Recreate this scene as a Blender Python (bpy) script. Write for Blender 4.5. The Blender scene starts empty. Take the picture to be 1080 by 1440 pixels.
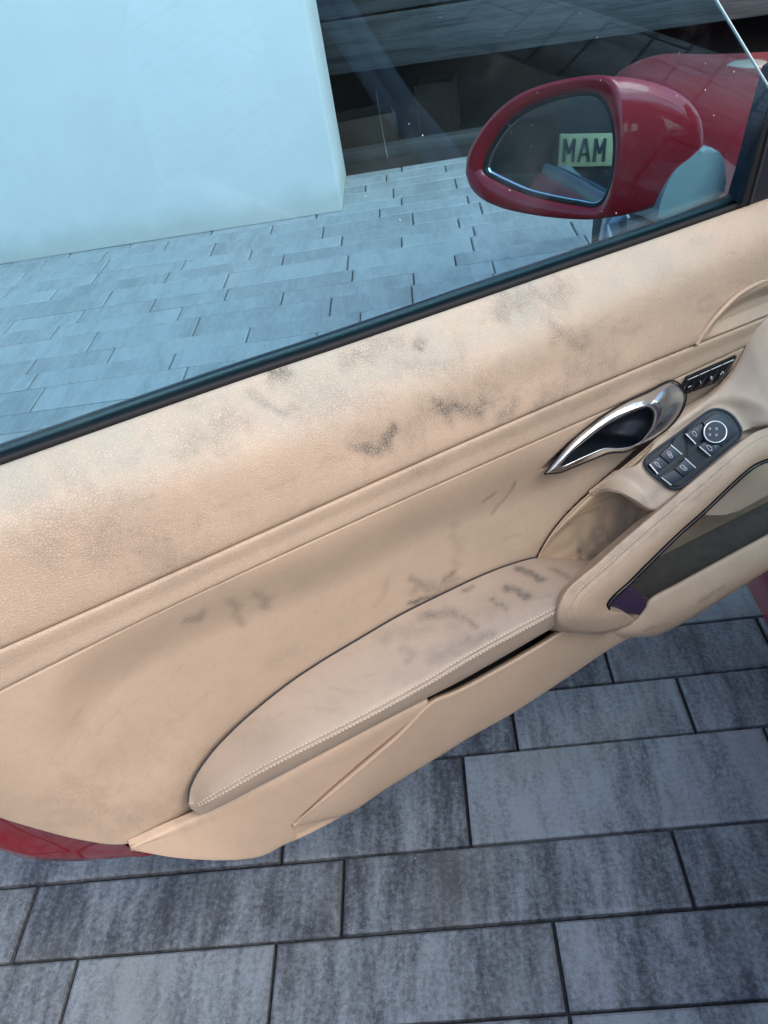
import bpy, bmesh, math, random
import numpy as np
from mathutils import Vector, Matrix

random.seed(7); np.random.seed(7)
scene = bpy.context.scene
COL = scene.collection

# ------------------------------------------------------------------ camera
CAM_H = 1.25
P, RO, YA, FPX = math.radians(36.2), math.radians(10.83), math.radians(6.32), 1200.0
_cp, _sp, _cy, _sy = math.cos(P), math.sin(P), math.cos(YA), math.sin(YA)
_R0 = np.array([_cy, _sy, 0.0])
CF = np.array([-_sy * _cp, _cy * _cp, -_sp])
_U0 = np.cross(_R0, CF)
CR = _R0 * math.cos(RO) - _U0 * math.sin(RO)
CU = _U0 * math.cos(RO) + _R0 * math.sin(RO)
CO = np.array([0, 0, CAM_H])
cd = bpy.data.cameras.new('camera'); cam = bpy.data.objects.new('camera', cd); COL.objects.link(cam)
cd.sensor_fit = 'VERTICAL'; cd.sensor_height = 36; cd.sensor_width = 27
cd.lens = 36 * FPX / 1440; cd.clip_start = 0.02; cd.clip_end = 500
cam.matrix_world = Matrix(((CR[0], CU[0], -CF[0], CO[0]), (CR[1], CU[1], -CF[1], CO[1]), (CR[2], CU[2], -CF[2], CO[2]), (0, 0, 0, 1)))
scene.camera = cam

# ------------------------------------------------------------------ light
SUN_EL, SUN_AZ = math.radians(46), math.radians(128)     # azimuth clockwise from +Y
w = bpy.data.worlds.new('World'); scene.world = w; w.use_nodes = True
nt = w.node_tree; bg = nt.nodes['Background']
sky = nt.nodes.new('ShaderNodeTexSky'); sky.sky_type = 'NISHITA'; sky.sun_disc = False
sky.sun_elevation = SUN_EL; sky.sun_rotation = SUN_AZ; sky.air_density = 1.0; sky.dust_density = 2.0; sky.ozone_density = 1.0
nt.links.new(sky.outputs[0], bg.inputs[0]); bg.inputs[1].default_value = 0.15
sd = bpy.data.lights.new('sun', 'SUN'); sd.energy = 0.68; sd.angle = math.radians(40); sd.color = (1.0, 0.95, 0.88)
so = bpy.data.objects.new('sun', sd); COL.objects.link(so)
sdir = Vector((math.sin(SUN_AZ) * math.cos(SUN_EL), math.cos(SUN_AZ) * math.cos(SUN_EL), math.sin(SUN_EL)))
so.rotation_euler = sdir.to_track_quat('Z', 'Y').to_euler(); so.location = (0, 0, 6)
vs = scene.view_settings
vs.view_transform = 'Standard'; vs.look = 'None'; vs.gamma = 1; vs.use_curve_mapping = False
vs.exposure = 1.34
scene.cycles.max_bounces = 8; scene.cycles.transparent_max_bounces = 16

# ------------------------------------------------------------------ materials
def mat(name, col, rough=0.5, metal=0.0, spec=0.5, coat=0.0):
    m = bpy.data.materials.new(name); m.use_nodes = True
    b = m.node_tree.nodes['Principled BSDF']
    b.inputs['Base Color'].default_value = (*col, 1); b.inputs['Roughness'].default_value = rough
    b.inputs['Metallic'].default_value = metal; b.inputs['Specular IOR Level'].default_value = spec
    b.inputs['Coat Weight'].default_value = coat; b.inputs['Coat Roughness'].default_value = 0.03
    return m

def nodes(m):
    return m.node_tree, m.node_tree.nodes['Principled BSDF'], m.node_tree.nodes.new, m.node_tree.links.new

def noise(N, L, vec, scale, detail=4, rough=0.55):
    n = N('ShaderNodeTexNoise'); n.inputs['Scale'].default_value = scale; n.inputs['Detail'].default_value = detail
    n.inputs['Roughness'].default_value = rough; L(vec, n.inputs['Vector']); return n.outputs['Fac']

def ramp(N, L, fac, lo, hi):
    r = N('ShaderNodeMapRange'); r.inputs[1].default_value = lo; r.inputs[2].default_value = hi
    r.interpolation_type = 'SMOOTHSTEP'; L(fac, r.inputs[0]); return r.outputs[0]

def math_(N, L, op, a, b):
    r = N('ShaderNodeMath'); r.operation = op
    for i, v in enumerate((a, b)):
        if isinstance(v, (int, float)): r.inputs[i].default_value = v
        else: L(v, r.inputs[i])
    return r.outputs[0]

def mixc(N, L, fac, a, b):
    r = N('ShaderNodeMix'); r.data_type = 'RGBA'
    if isinstance(fac, (int, float)): r.inputs[0].default_value = fac
    else: L(fac, r.inputs[0])
    for i, v in ((6, a), (7, b)):
        if isinstance(v, tuple): r.inputs[i].default_value = (*v, 1)
        else: L(v, r.inputs[i])
    return r.outputs[2]

def leather(name, col, rough, grain=1.0, gscale=330, dirt=True, dust=(0.335, 0.345, 0.285), soil=(0.075, 0.07, 0.06)):
    m = mat(name, col, rough); T, b, N, L = nodes(m)
    tc = N('ShaderNodeTexCoord').outputs['Object']
    n1 = noise(N, L, tc, 14, 5); n2 = noise(N, L, tc, 90, 3); n3 = noise(N, L, tc, 420, 2)
    c = mixc(N, L, ramp(N, L, n1, 0.35, 0.7), col, tuple(x * 0.93 for x in col))
    c = mixc(N, L, math_(N, L, 'MULTIPLY', ramp(N, L, n2, 0.45, 0.75), 0.10), c, tuple(x * 0.6 for x in col))
    v = N('ShaderNodeTexVoronoi'); v.feature = 'DISTANCE_TO_EDGE'; v.inputs['Scale'].default_value = gscale
    wv = N('ShaderNodeVectorMath'); wv.operation = 'ADD'
    nz = N('ShaderNodeTexNoise'); nz.inputs['Scale'].default_value = 160; L(tc, nz.inputs['Vector'])
    sc = N('ShaderNodeVectorMath'); sc.operation = 'SCALE'; sc.inputs['Scale'].default_value = 0.004
    L(nz.outputs['Color'], sc.inputs[0]); L(tc, wv.inputs[0]); L(sc.outputs[0], wv.inputs[1]); L(wv.outputs[0], v.inputs['Vector'])
    edge = ramp(N, L, v.outputs['Distance'], 0.0, 0.22)
    crev = math_(N, L, 'SUBTRACT', 1.0, edge)
    if dirt:
        at = N('ShaderNodeAttribute'); at.attribute_name = 'dirt'
        sep = N('ShaderNodeSeparateColor'); L(at.outputs['Color'], sep.inputs[0])
        # red channel: dark scuffs, broken up by noise and collecting in the grain; green: dusty film
        sc1 = math_(N, L, 'ADD', math_(N, L, 'ADD', math_(N, L, 'MULTIPLY', ramp(N, L, noise(N, L, tc, 55, 6, 0.75), 0.25, 0.8), 0.75), 0.12), math_(N, L, 'MULTIPLY', crev, 0.75))
        fac = math_(N, L, 'MULTIPLY', sep.outputs[0], sc1)
        fac = math_(N, L, 'MINIMUM', fac, 0.88)
        film = math_(N, L, 'MULTIPLY', sep.outputs[1], math_(N, L, 'ADD', math_(N, L, 'MULTIPLY', n1, 1.0), math_(N, L, 'MULTIPLY', n2, 0.4)))
        c = mixc(N, L, film, c, dust)
        c = mixc(N, L, fac, c, soil)
    c = mixc(N, L, math_(N, L, 'MULTIPLY', crev, 0.16 * grain), c, tuple(x * 0.35 for x in col))
    L(c, b.inputs['Base Color'])
    h = math_(N, L, 'ADD', math_(N, L, 'MULTIPLY', edge, 1.0), math_(N, L, 'MULTIPLY', n3, 0.6))
    bp = N('ShaderNodeBump'); bp.inputs['Strength'].default_value = 0.42 * grain; bp.inputs['Distance'].default_value = 0.0006
    L(h, bp.inputs['Height']); L(bp.outputs[0], b.inputs['Normal'])
    r = math_(N, L, 'ADD', rough - 0.08, math_(N, L, 'MULTIPLY', n2, 0.16)); L(r, b.inputs['Roughness'])
    return m

TAN = (0.505, 0.362, 0.25)
M = {}
M['upper'] = leather('tan_grained_leather', TAN, 0.52, 1.15, 350)
M['card'] = leather('tan_door_card', TAN, 0.50, 0.55, 420)
M['pad'] = leather('smooth_pad_leather', (0.375, 0.285, 0.21), 0.36, 0.22, 500)
M['plastic'] = leather('tan_soft_plastic', (0.505, 0.36, 0.247), 0.50, 0.2, 700)
M['console'] = leather('tan_console', (0.47, 0.36, 0.265), 0.42, 0.15, 700)
M['stitch'] = mat('stitch_thread', (0.62, 0.50, 0.36), 0.7)
M['black'] = mat('black_rubber', (0.009, 0.009, 0.010), 0.6, 0, 0.25)
M['gloss_black'] = mat('gloss_black', (0.008, 0.008, 0.010), 0.12)
M['moulding'] = mat('satin_dark_moulding', (0.016, 0.017, 0.019), 0.45)
M['chrome'] = mat('satin_chrome', (0.72, 0.73, 0.74), 0.2, 1.0)
M['chrome2'] = mat('brushed_satin_metal', (0.66, 0.68, 0.69), 0.26, 1.0)
M['button'] = mat('button_plastic', (0.018, 0.025, 0.042), 0.4, 0, 0.4)
M['bezel'] = mat('switch_bezel', (0.009, 0.012, 0.02), 0.38, 0, 0.35)
M['white'] = mat('white_print', (0.72, 0.74, 0.76), 0.5)
M['silver'] = mat('silver_edge', (0.70, 0.70, 0.68), 0.28, 1.0)
M['mirror'] = mat('mirror_glass', (0.93, 0.95, 0.95), 0.0, 1.0)
M['liner'] = mat('dark_liner', (0.026, 0.026, 0.03), 0.9)
M['foot'] = mat('mirror_foot_paint', (0.32, 0.31, 0.30), 0.28, 0.1, 0.5, 0.4)
M['tyre'] = mat('tyre_rubber', (0.018, 0.018, 0.02), 0.7)
M['alloy'] = mat('silver_alloy', (0.62, 0.65, 0.68), 0.25, 0.85)
M['bowl'] = mat('handle_bowl_plastic', (0.008, 0.011, 0.017), 0.35)
M['grey2'] = mat('pale_scratch', (0.4, 0.42, 0.42), 0.6)
M['purple'] = mat('bin_end_plastic', (0.045, 0.03, 0.06), 0.15)

def paint(name, col):
    m = mat(name, col, 0.45, 0.1, 0.2, 0.8); T, b, N, L = nodes(m)
    tc = N('ShaderNodeTexCoord').outputs['Object']
    c = mixc(N, L, ramp(N, L, noise(N, L, tc, 900, 2), 0.4, 0.75), col, tuple(x * 1.35 for x in col)); L(c, b.inputs['Base Color'])
    r = math_(N, L, 'ADD', 0.02, math_(N, L, 'MULTIPLY', ramp(N, L, noise(N, L, tc, 40, 6, 0.7), 0.45, 0.8), 0.07)); L(r, b.inputs['Coat Roughness'])
    return m
M['red'] = paint('deep_red_paint', (0.25, 0.001, 0.006))

def mesh_cloth():
    m = mat('perforated_trim', (0.40, 0.29, 0.19), 0.6); T, b, N, L = nodes(m)
    tc = N('ShaderNodeTexCoord').outputs['Object']
    at = N('ShaderNodeAttribute'); at.attribute_name = 'dirt'; sep = N('ShaderNodeSeparateColor'); L(at.outputs['Color'], sep.inputs[0])
    v = N('ShaderNodeTexVoronoi'); v.inputs['Scale'].default_value = 330; v.inputs['Randomness'].default_value = 0.0; L(tc, v.inputs['Vector'])
    dot = math_(N, L, 'SUBTRACT', 1.0, ramp(N, L, v.outputs['Distance'], 0.25, 0.45))
    c = mixc(N, L, math_(N, L, 'MULTIPLY', sep.outputs[0], ramp(N, L, noise(N, L, tc, 60, 4), 0.2, 0.6)), (0.46, 0.33, 0.21), (0.11, 0.11, 0.115))
    c = mixc(N, L, math_(N, L, 'MULTIPLY', dot, 0.5), c, (0.06, 0.05, 0.04)); L(c, b.inputs['Base Color'])
    return m
M['mesh'] = mesh_cloth()

def glass_mat():
    m = bpy.data.materials.new('tinted_window_glass'); m.use_nodes = True; T = m.node_tree; T.nodes.clear(); N, L = T.nodes.new, T.links.new
    out = N('ShaderNodeOutputMaterial'); tr = N('ShaderNodeBsdfTransparent'); gl = N('ShaderNodeBsdfGlossy'); mx = N('ShaderNodeMixShader')
    tr.inputs[0].default_value = (0.725, 0.93, 0.995, 1); gl.inputs['Roughness'].default_value = 0.0; gl.inputs[0].default_value = (0.85, 0.92, 0.97, 1)
    fr = N('ShaderNodeFresnel'); bf = N('ShaderNodeNewGeometry'); io = N('ShaderNodeMapRange'); io.inputs[3].default_value = 1.5; io.inputs[4].default_value = 1 / 1.5; L(bf.outputs['Backfacing'], io.inputs[0]); L(io.outputs[0], fr.inputs[0])
    tc = N('ShaderNodeTexCoord').outputs['Object']
    L(fr.outputs[0], mx.inputs[0]); L(tr.outputs[0], mx.inputs[1]); L(gl.outputs[0], mx.inputs[2]); df = N('ShaderNodeBsdfDiffuse'); df.inputs[0].default_value = (0.5, 0.5, 0.48, 1); m2 = N('ShaderNodeMixShader')
    sm_ = noise(N, L, tc, 9, 6, 0.7); L(math_(N, L, 'MULTIPLY', ramp(N, L, sm_, 0.5, 0.75), 0.03), m2.inputs[0]); L(mx.outputs[0], m2.inputs[1]); L(df.outputs[0], m2.inputs[2]); L(m2.outputs[0], out.inputs[0])
    return m
M['glass'] = glass_mat()

def paver_mat():
    m = mat('streaked_concrete', (0.2, 0.2, 0.2), 0.8); T, b, N, L = nodes(m)
    geo = N('ShaderNodeNewGeometry').outputs['Position']
    rnd = N('ShaderNodeObjectInfo').outputs['Random']
    ad = N('ShaderNodeVectorMath'); ad.operation = 'ADD'; cx = N('ShaderNodeCombineXYZ')
    L(math_(N, L, 'MULTIPLY', rnd, 37.0), cx.inputs[0]); L(math_(N, L, 'MULTIPLY', rnd, 91.0), cx.inputs[1])
    L(geo, ad.inputs[0]); L(cx.outputs[0], ad.inputs[1])
    mp = N('ShaderNodeMapping'); mp.inputs['Scale'].default_value = (1.0, 0.19, 0.3); mp.inputs['Rotation'].default_value = (0, 0, 0.06); L(ad.outputs[0], mp.inputs['Vector'])
    s1 = noise(N, L, mp.outputs[0], 9, 5, 0.62); s2 = noise(N, L, mp.outputs[0], 48, 5, 0.65); s3 = noise(N, L, ad.outputs[0], 130, 4, 0.7); s4 = noise(N, L, ad.outputs[0], 700, 2, 0.6)
    f = math_(N, L, 'ADD', math_(N, L, 'MULTIPLY', s1, 0.95), math_(N, L, 'ADD', math_(N, L, 'MULTIPLY', s2, 0.75), math_(N, L, 'MULTIPLY', s3, 0.7)))
    f = math_(N, L, 'ADD', f, math_(N, L, 'MULTIPLY', math_(N, L, 'SUBTRACT', rnd, 0.5), 0.22))
    f = ramp(N, L, f, 0.86, 1.46)
    c = mixc(N, L, f, (0.036, 0.042, 0.049), (0.25, 0.28, 0.295))
    c = mixc(N, L, math_(N, L, 'MULTIPLY', ramp(N, L, noise(N, L, ad.outputs[0], 5, 3), 0.45, 0.7), 0.25), c, (0.20, 0.20, 0.165))
    c = mixc(N, L, ramp(N, L, s4, 0.66, 0.74), c, (0.42, 0.42, 0.42))
    c = mixc(N, L, math_(N, L, 'MULTIPLY', ramp(N, L, s4, 0.42, 0.34), 0.5), c, (0.05, 0.05, 0.055))
    # far paving painted paler, in place of sky haze on the door glass
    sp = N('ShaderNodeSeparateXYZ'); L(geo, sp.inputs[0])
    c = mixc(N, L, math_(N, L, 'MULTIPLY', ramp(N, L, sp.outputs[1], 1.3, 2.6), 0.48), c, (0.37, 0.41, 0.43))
    L(c, b.inputs['Base Color'])
    bp = N('ShaderNodeBump'); bp.inputs['Strength'].default_value = 0.35; bp.inputs['Distance'].default_value = 0.0015
    L(math_(N, L, 'ADD', s3, math_(N, L, 'MULTIPLY', s4, 0.8)), bp.inputs['Height']); L(bp.outputs[0], b.inputs['Normal'])
    return m
M['paver'] = paver_mat()

def rough_mat(name, c1, c2, scale, rough=0.9, stretch=(1, 1, 1), bump=0.3):
    m = mat(name, c1, rough); T, b, N, L = nodes(m)
    tc = N('ShaderNodeTexCoord').outputs['Object']; mp = N('ShaderNodeMapping'); mp.inputs['Scale'].default_value = stretch; L(tc, mp.inputs['Vector'])
    a = noise(N, L, mp.outputs[0], scale, 6, 0.65); d = noise(N, L, mp.outputs[0], scale * 7, 4, 0.6)
    f = ramp(N, L, math_(N, L, 'ADD', math_(N, L, 'MULTIPLY', a, 0.7), math_(N, L, 'MULTIPLY', d, 0.3)), 0.36, 0.64)
    L(mixc(N, L, f, c1, c2), b.inputs['Base Color'])
    bp = N('ShaderNodeBump'); bp.inputs['Strength'].default_value = bump; bp.inputs['Distance'].default_value = 0.004; L(d, bp.inputs['Height']); L(bp.outputs[0], b.inputs['Normal'])
    return m
M['sand'] = rough_mat('dark_joint_sand', (0.014, 0.016, 0.017), (0.04, 0.042, 0.042), 60)
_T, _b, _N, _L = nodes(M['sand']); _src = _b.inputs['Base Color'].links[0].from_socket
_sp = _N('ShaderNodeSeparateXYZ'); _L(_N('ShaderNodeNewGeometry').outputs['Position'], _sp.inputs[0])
_L(mixc(_N, _L, math_(_N, _L, 'MULTIPLY', ramp(_N, _L, _sp.outputs[1], 1.3, 2.6), 0.7), _src, (0.17, 0.19, 0.19)), _b.inputs['Base Color'])  # far joints painted paler too, in place of haze on the glass
M['render'] = rough_mat('white_render', (0.62, 0.63, 0.63), (0.585, 0.6, 0.6), 3, 0.85, (1, 1, 1), 0.05)
_T, _b, _N, _L = nodes(M['render']); _src = _b.inputs['Base Color'].links[0].from_socket
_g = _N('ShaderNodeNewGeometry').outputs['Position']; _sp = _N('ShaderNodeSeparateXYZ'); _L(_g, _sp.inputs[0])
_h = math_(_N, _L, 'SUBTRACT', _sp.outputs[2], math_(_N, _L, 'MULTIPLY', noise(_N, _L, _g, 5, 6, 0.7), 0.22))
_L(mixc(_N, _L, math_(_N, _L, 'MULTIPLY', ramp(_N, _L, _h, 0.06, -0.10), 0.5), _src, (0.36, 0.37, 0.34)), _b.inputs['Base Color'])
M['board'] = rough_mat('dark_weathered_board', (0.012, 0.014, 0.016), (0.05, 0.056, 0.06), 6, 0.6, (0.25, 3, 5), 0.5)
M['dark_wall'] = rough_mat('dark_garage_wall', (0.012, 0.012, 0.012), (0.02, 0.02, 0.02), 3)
M['box_brown'] = rough_mat('brown_card', (0.024, 0.015, 0.009), (0.016, 0.010, 0.006), 8)
M['pale'] = rough_mat('pale_timber', (0.05, 0.05, 0.05), (0.03, 0.03, 0.03), 8, 0.7, (0.3, 4, 4))
M['dark_car'] = mat('black_car_paint', (0.006, 0.006, 0.007), 0.6, 0.0, 0.2, 0.15)
M['plate'] = mat('pale_yellow_plate', (0.95, 0.69, 0.33), 0.4)
M['plate_ink'] = mat('plate_lettering', (0.01, 0.01, 0.012), 0.5)
M['seat'] = leather('tan_seat_leather', (0.44, 0.30, 0.19), 0.5, 0.4, 300, dirt=False)
M['lamp_red'] = mat('tail_lamp_red', (0.25, 0.01, 0.01), 0.1)
M['grey'] = mat('grey_plastic', (0.012, 0.012, 0.013), 0.85, 0, 0.2)

# ------------------------------------------------------------------ object helpers
def link(name, me, parent=None, m=None):
    o = bpy.data.objects.new(name, me); COL.objects.link(o)
    if parent: o.parent = parent
    if m is not None and me is not None and not me.materials: me.materials.append(m)
    return o

def tag(o, label=None, cat=None, group=None, kind=None):
    if label: o['label'] = label
    if cat: o['category'] = cat
    if group: o['group'] = group
    if kind: o['kind'] = kind
    return o

def empty(name, loc=(0, 0, 0), rz=0):
    o = bpy.data.objects.new(name, None); COL.objects.link(o); o.location = loc; o.rotation_euler = (0, 0, rz); o.empty_display_size = 0.1
    return o

def bm_obj(name, bm, m, parent=None, smooth=True, angle=40):
    me = bpy.data.meshes.new(name); bmesh.ops.recalc_face_normals(bm, faces=bm.faces[:]); bm.to_mesh(me); bm.free()
    if smooth: me.shade_smooth(); me.set_sharp_from_angle(angle=math.radians(angle))
    return link(name, me, parent, m)

def grid_obj(name, G, m, parent=None, thick=0.0, closed=False, dirt=None, flip=False):
    """G: (nu, nv, 3) array -> smooth sheet with real thickness"""
    nu, nv = G.shape[:2]; idx = np.arange(nu * nv).reshape(nu, nv)
    vv = np.vstack([np.arange(nv), np.roll(np.arange(nv), -1)]).T if closed else np.vstack([np.arange(nv - 1), np.arange(1, nv)]).T
    a, b = vv[:, 0], vv[:, 1]
    q = np.stack([idx[:-1][:, a], idx[1:][:, a], idx[1:][:, b], idx[:-1][:, b]], -1).reshape(-1, 4)
    V = G.reshape(-1, 3); nv_ = np.cross(V[q[:, 2]] - V[q[:, 0]], V[q[:, 3]] - V[q[:, 1]]).sum(0)
    if flip or (thick and nv_[1] > 0 and parent is not None and parent.name.startswith('car_door')): q = q[:, ::-1]
    me = bpy.data.meshes.new(name); me.from_pydata(G.reshape(-1, 3).tolist(), [], q.tolist()); me.update(); me.shade_smooth()
    if dirt is not None:
        ca = me.color_attributes.new('dirt', 'FLOAT_COLOR', 'POINT')
        col = np.zeros((nu * nv, 4), np.float32); col[:, 3] = 1; col[:, 0] = dirt[0].reshape(-1); col[:, 1] = dirt[1].reshape(-1)
        ca.data.foreach_set('color', col.reshape(-1))
    o = link(name, me, parent, m)
    if thick:
        s = o.modifiers.new('thickness', 'SOLIDIFY'); s.thickness = thick; s.offset = -1
    return o

def box_bm(bm, x0, x1, y0, y1, z0, z1, bev=0.0):
    r = bmesh.ops.create_cube(bm, size=1.0)
    for v in r['verts']:
        v.co = Vector(((x0 + x1) / 2 + v.co.x * (x1 - x0), (y0 + y1) / 2 + v.co.y * (y1 - y0), (z0 + z1) / 2 + v.co.z * (z1 - z0)))
    if bev:
        es = list({e for v in r['verts'] for e in v.link_edges}); bmesh.ops.bevel(bm, geom=es, offset=bev, segments=2, affect='EDGES', profile=0.5)

def box(name, x0, x1, y0, y1, z0, z1, m, parent=None, bev=0.0):
    bm = bmesh.new(); box_bm(bm, x0, x1, y0, y1, z0, z1, bev); return bm_obj(name, bm, m, parent)

def catmull(p, n):
    """resample a polyline (k, d) to n points along a Catmull-Rom curve, even in arc length"""
    p = np.asarray(p, float)
    if len(p) == 2:
        t = np.linspace(0, 1, n)[:, None]; return p[0] * (1 - t) + p[1] * t
    e = np.vstack([2 * p[0] - p[1], p, 2 * p[-1] - p[-2]]); out = []
    for i in range(len(p) - 1):
        p0, p1, p2, p3 = e[i:i + 4]; d1 = max(np.linalg.norm(p1 - p0), 1e-9) ** .5; d2 = max(np.linalg.norm(p2 - p1), 1e-9) ** .5; d3 = max(np.linalg.norm(p3 - p2), 1e-9) ** .5
        m1 = (p2 - p1) + d2 * ((p1 - p0) / d1 - (p2 - p0) / (d1 + d2)); m2 = (p2 - p1) + d2 * ((p3 - p2) / d3 - (p3 - p1) / (d2 + d3))
        for t in np.linspace(0, 1, 24, endpoint=False):
            out.append((2 * t**3 - 3 * t**2 + 1) * p1 + (t**3 - 2 * t**2 + t) * m1 + (-2 * t**3 + 3 * t**2) * p2 + (t**3 - t**2) * m2)
    out.append(p[-1]); out = np.array(out); l = np.r_[0, np.cumsum(np.linalg.norm(np.diff(out, axis=0), axis=1))]
    tt = np.linspace(0, l[-1], n); return np.stack([np.interp(tt, l, out[:, k]) for k in range(out.shape[1])], 1)

def tube(name, path, r, m, parent=None, seg=8, closed=False):
    p = np.asarray(path, float); n = len(p); t = np.gradient(p, axis=0)
    if closed: t = np.roll(p, -1, 0) - np.roll(p, 1, 0)
    t /= np.linalg.norm(t, axis=1)[:, None]; r = np.broadcast_to(np.asarray(r, float), (n,))
    ref = np.array([0.13, 0.95, 0.27]); G = []
    for i in range(n):
        a = np.cross(t[i], ref); a /= np.linalg.norm(a); b = np.cross(t[i], a)
        G.append([p[i] + r[i] * (math.cos(k) * a + math.sin(k) * b) for k in np.linspace(0, 2 * math.pi, seg, endpoint=False)])
    G = np.array(G)
    if closed: G = np.concatenate([G, G[:1]])
    return grid_obj(name, G, m, parent, closed=True)

def fill_poly(bm, pts, z=None):
    vs_ = [bm.verts.new(p) for p in pts]; f = bm.faces.new(vs_); return f

def solid(name, front, back, m, parent=None, bev=0.0, seg=3, smooth=True):
    """prism between two matching outlines (3-D point lists), bevelled front rim"""
    bm = bmesh.new(); n = len(front)
    a = [bm.verts.new(p) for p in front]; b = [bm.verts.new(p) for p in back]
    f = bm.faces.new(a); bm.faces.new(b[::-1])
    for i in range(n): bm.faces.new((a[i], a[(i + 1) % n], b[(i + 1) % n], b[i])[::-1])
    if bev: bmesh.ops.bevel(bm, geom=f.edges[:], offset=bev, segments=seg, affect='EDGES', profile=0.5)
    return bm_obj(name, bm, m, parent, smooth, 35)

# ------------------------------------------------------------------ setting: ground and pavers
ground = bpy.data.meshes.new('ground'); ground.from_pydata([(-60, -60, -.012), (60, -60, -.012), (60, 60, -.012), (-60, 60, -.012)], [], [(0, 1, 2, 3)])
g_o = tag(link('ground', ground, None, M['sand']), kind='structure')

def paver_bm(bm, x0, x1, y0, y1, z=0.0, tilt=(0, 0)):
    g, c, d = 0.0030, 0.0045, 0.0034
    def ring(i, zz): return [bm.verts.new((x, y, zz + (x - x0) * tilt[0] + (y - y0) * tilt[1])) for x, y in ((x0 + g + i, y0 + g + i), (x1 - g - i, y0 + g + i), (x1 - g - i, y1 - g - i), (x0 + g + i, y1 - g - i))]
    a, b, t = ring(0, z - .03), ring(0, z - d), ring(c, z)
    for r0, r1 in ((a, b), (b, t)):
        for i in range(4): bm.faces.new((r0[i], r0[(i + 1) % 4], r1[(i + 1) % 4], r1[i]))
    bm.faces.new(t)

S_, L_ = 0.129, 0.176
rows = []; y = 0.952 - 6 * (2 * S_ + L_); k = 0
while y < 4.75:
    h = (S_, S_, L_)[k % 3]; rows.append((y, y + h)); y += h; k += 1
near = {0.52: 0, }
KNOWN = {0.504: [-.45, .061, .58], 0.638: [-.669, -.356, .06, .58], 0.773: [-.778, -.256, .265, .785], 0.952: [-.881, -.361, -.05, .466, .97], 1.081: [-.47, .048, .355, .87], 1.210: [-.18, .242, .543, .95]}
mesh_cache = {}
cells = []
for (y0, y1) in rows:
    known = None
    for kk, v in KNOWN.items():
        if abs(kk - y1) < 0.03 and y1 < 1.3: known = v
    xs = list(known) if known else [random.uniform(-.3, .3)]
    ls = (.52, .52, .415, .31) if y1 - y0 > .15 else (.52, .52, .415, .31, .31)
    while xs[0] > -7: xs.insert(0, xs[0] - random.choice(ls))
    while xs[-1] < 7: xs.append(xs[-1] + random.choice(ls))
    for x0, x1 in zip(xs[:-1], xs[1:]): cells.append((x0, x1, y0, y1))
def seen(c):
    best = 1e9
    for fx in (0, .5, 1):
        for fy in (0, .5, 1):
            q = np.array([c[0] + (c[1] - c[0]) * fx, c[2] + (c[3] - c[2]) * fy, 0]) - CO; d = q @ CF
            if d > .1:
                px, py = 540 + FPX * (q @ CR) / d, 720 - FPX * (q @ CU) / d
                if -20 < px < 1100 and -20 < py < 1460: best = min(best, d)
    return best
cells = [c for c in cells if not (c[1] < -0.39 and c[2] > 4.2)]
sc_ = sorted(cells, key=seen); indiv = [c for c in sc_ if seen(c) < 1e8][:292]; ids = set(indiv)
for c in indiv:
    lx, ly = round(c[1] - c[0], 3), round(c[3] - c[2], 3)
    if (lx, ly) not in mesh_cache:
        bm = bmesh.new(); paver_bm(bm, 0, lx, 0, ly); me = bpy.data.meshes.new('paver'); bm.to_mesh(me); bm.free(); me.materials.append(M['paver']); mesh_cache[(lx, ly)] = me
    o = bpy.data.objects.new('paver', mesh_cache[(lx, ly)]); COL.objects.link(o); o.parent = g_o
    o.location = (c[0], c[2], random.uniform(-.0012, .0008)); o.rotation_euler = (random.gauss(0, .002), random.gauss(0, .0012), random.gauss(0, .0012))
bm = bmesh.new()
for c in cells:
    if c not in ids: paver_bm(bm, *c, z=random.uniform(-.001, .0008))
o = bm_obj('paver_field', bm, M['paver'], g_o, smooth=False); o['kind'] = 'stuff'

# white rendered wall at left, its end face closing the garage front
ww = empty('white_wall', (-2.5, 4.17, 0)); tag(ww, 'tall plain white rendered wall seen through the door glass', 'wall')
box('wall_face', -3.5, 2.113, 0, 0.62, 0, 3.2, M['render'], ww, 0.006)
box('coping', -3.5, 2.113, -0.03, 0.66, 3.203, 3.26, M['render'], ww, 0.006)

# garage with a half raised boarded door
gr = empty('garage', (0.6, 4.85, 0)); tag(gr, 'dark open garage with weathered boarded door behind the wing mirror', 'garage')
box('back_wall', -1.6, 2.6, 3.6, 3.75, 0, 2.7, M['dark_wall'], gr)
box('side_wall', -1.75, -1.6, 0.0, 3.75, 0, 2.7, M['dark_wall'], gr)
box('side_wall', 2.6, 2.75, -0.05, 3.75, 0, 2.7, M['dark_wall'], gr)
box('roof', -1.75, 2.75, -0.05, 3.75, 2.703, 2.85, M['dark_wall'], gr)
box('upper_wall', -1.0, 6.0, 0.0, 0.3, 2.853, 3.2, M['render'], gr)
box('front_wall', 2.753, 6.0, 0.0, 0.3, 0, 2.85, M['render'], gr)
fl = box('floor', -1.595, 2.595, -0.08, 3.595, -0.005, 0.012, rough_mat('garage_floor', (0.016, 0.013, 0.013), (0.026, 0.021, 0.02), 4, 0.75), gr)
bz = 0.395
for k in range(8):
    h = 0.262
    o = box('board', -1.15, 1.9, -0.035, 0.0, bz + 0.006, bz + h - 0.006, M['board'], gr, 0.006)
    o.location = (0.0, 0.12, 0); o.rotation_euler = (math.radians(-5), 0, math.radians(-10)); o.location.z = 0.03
    bz += h
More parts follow.
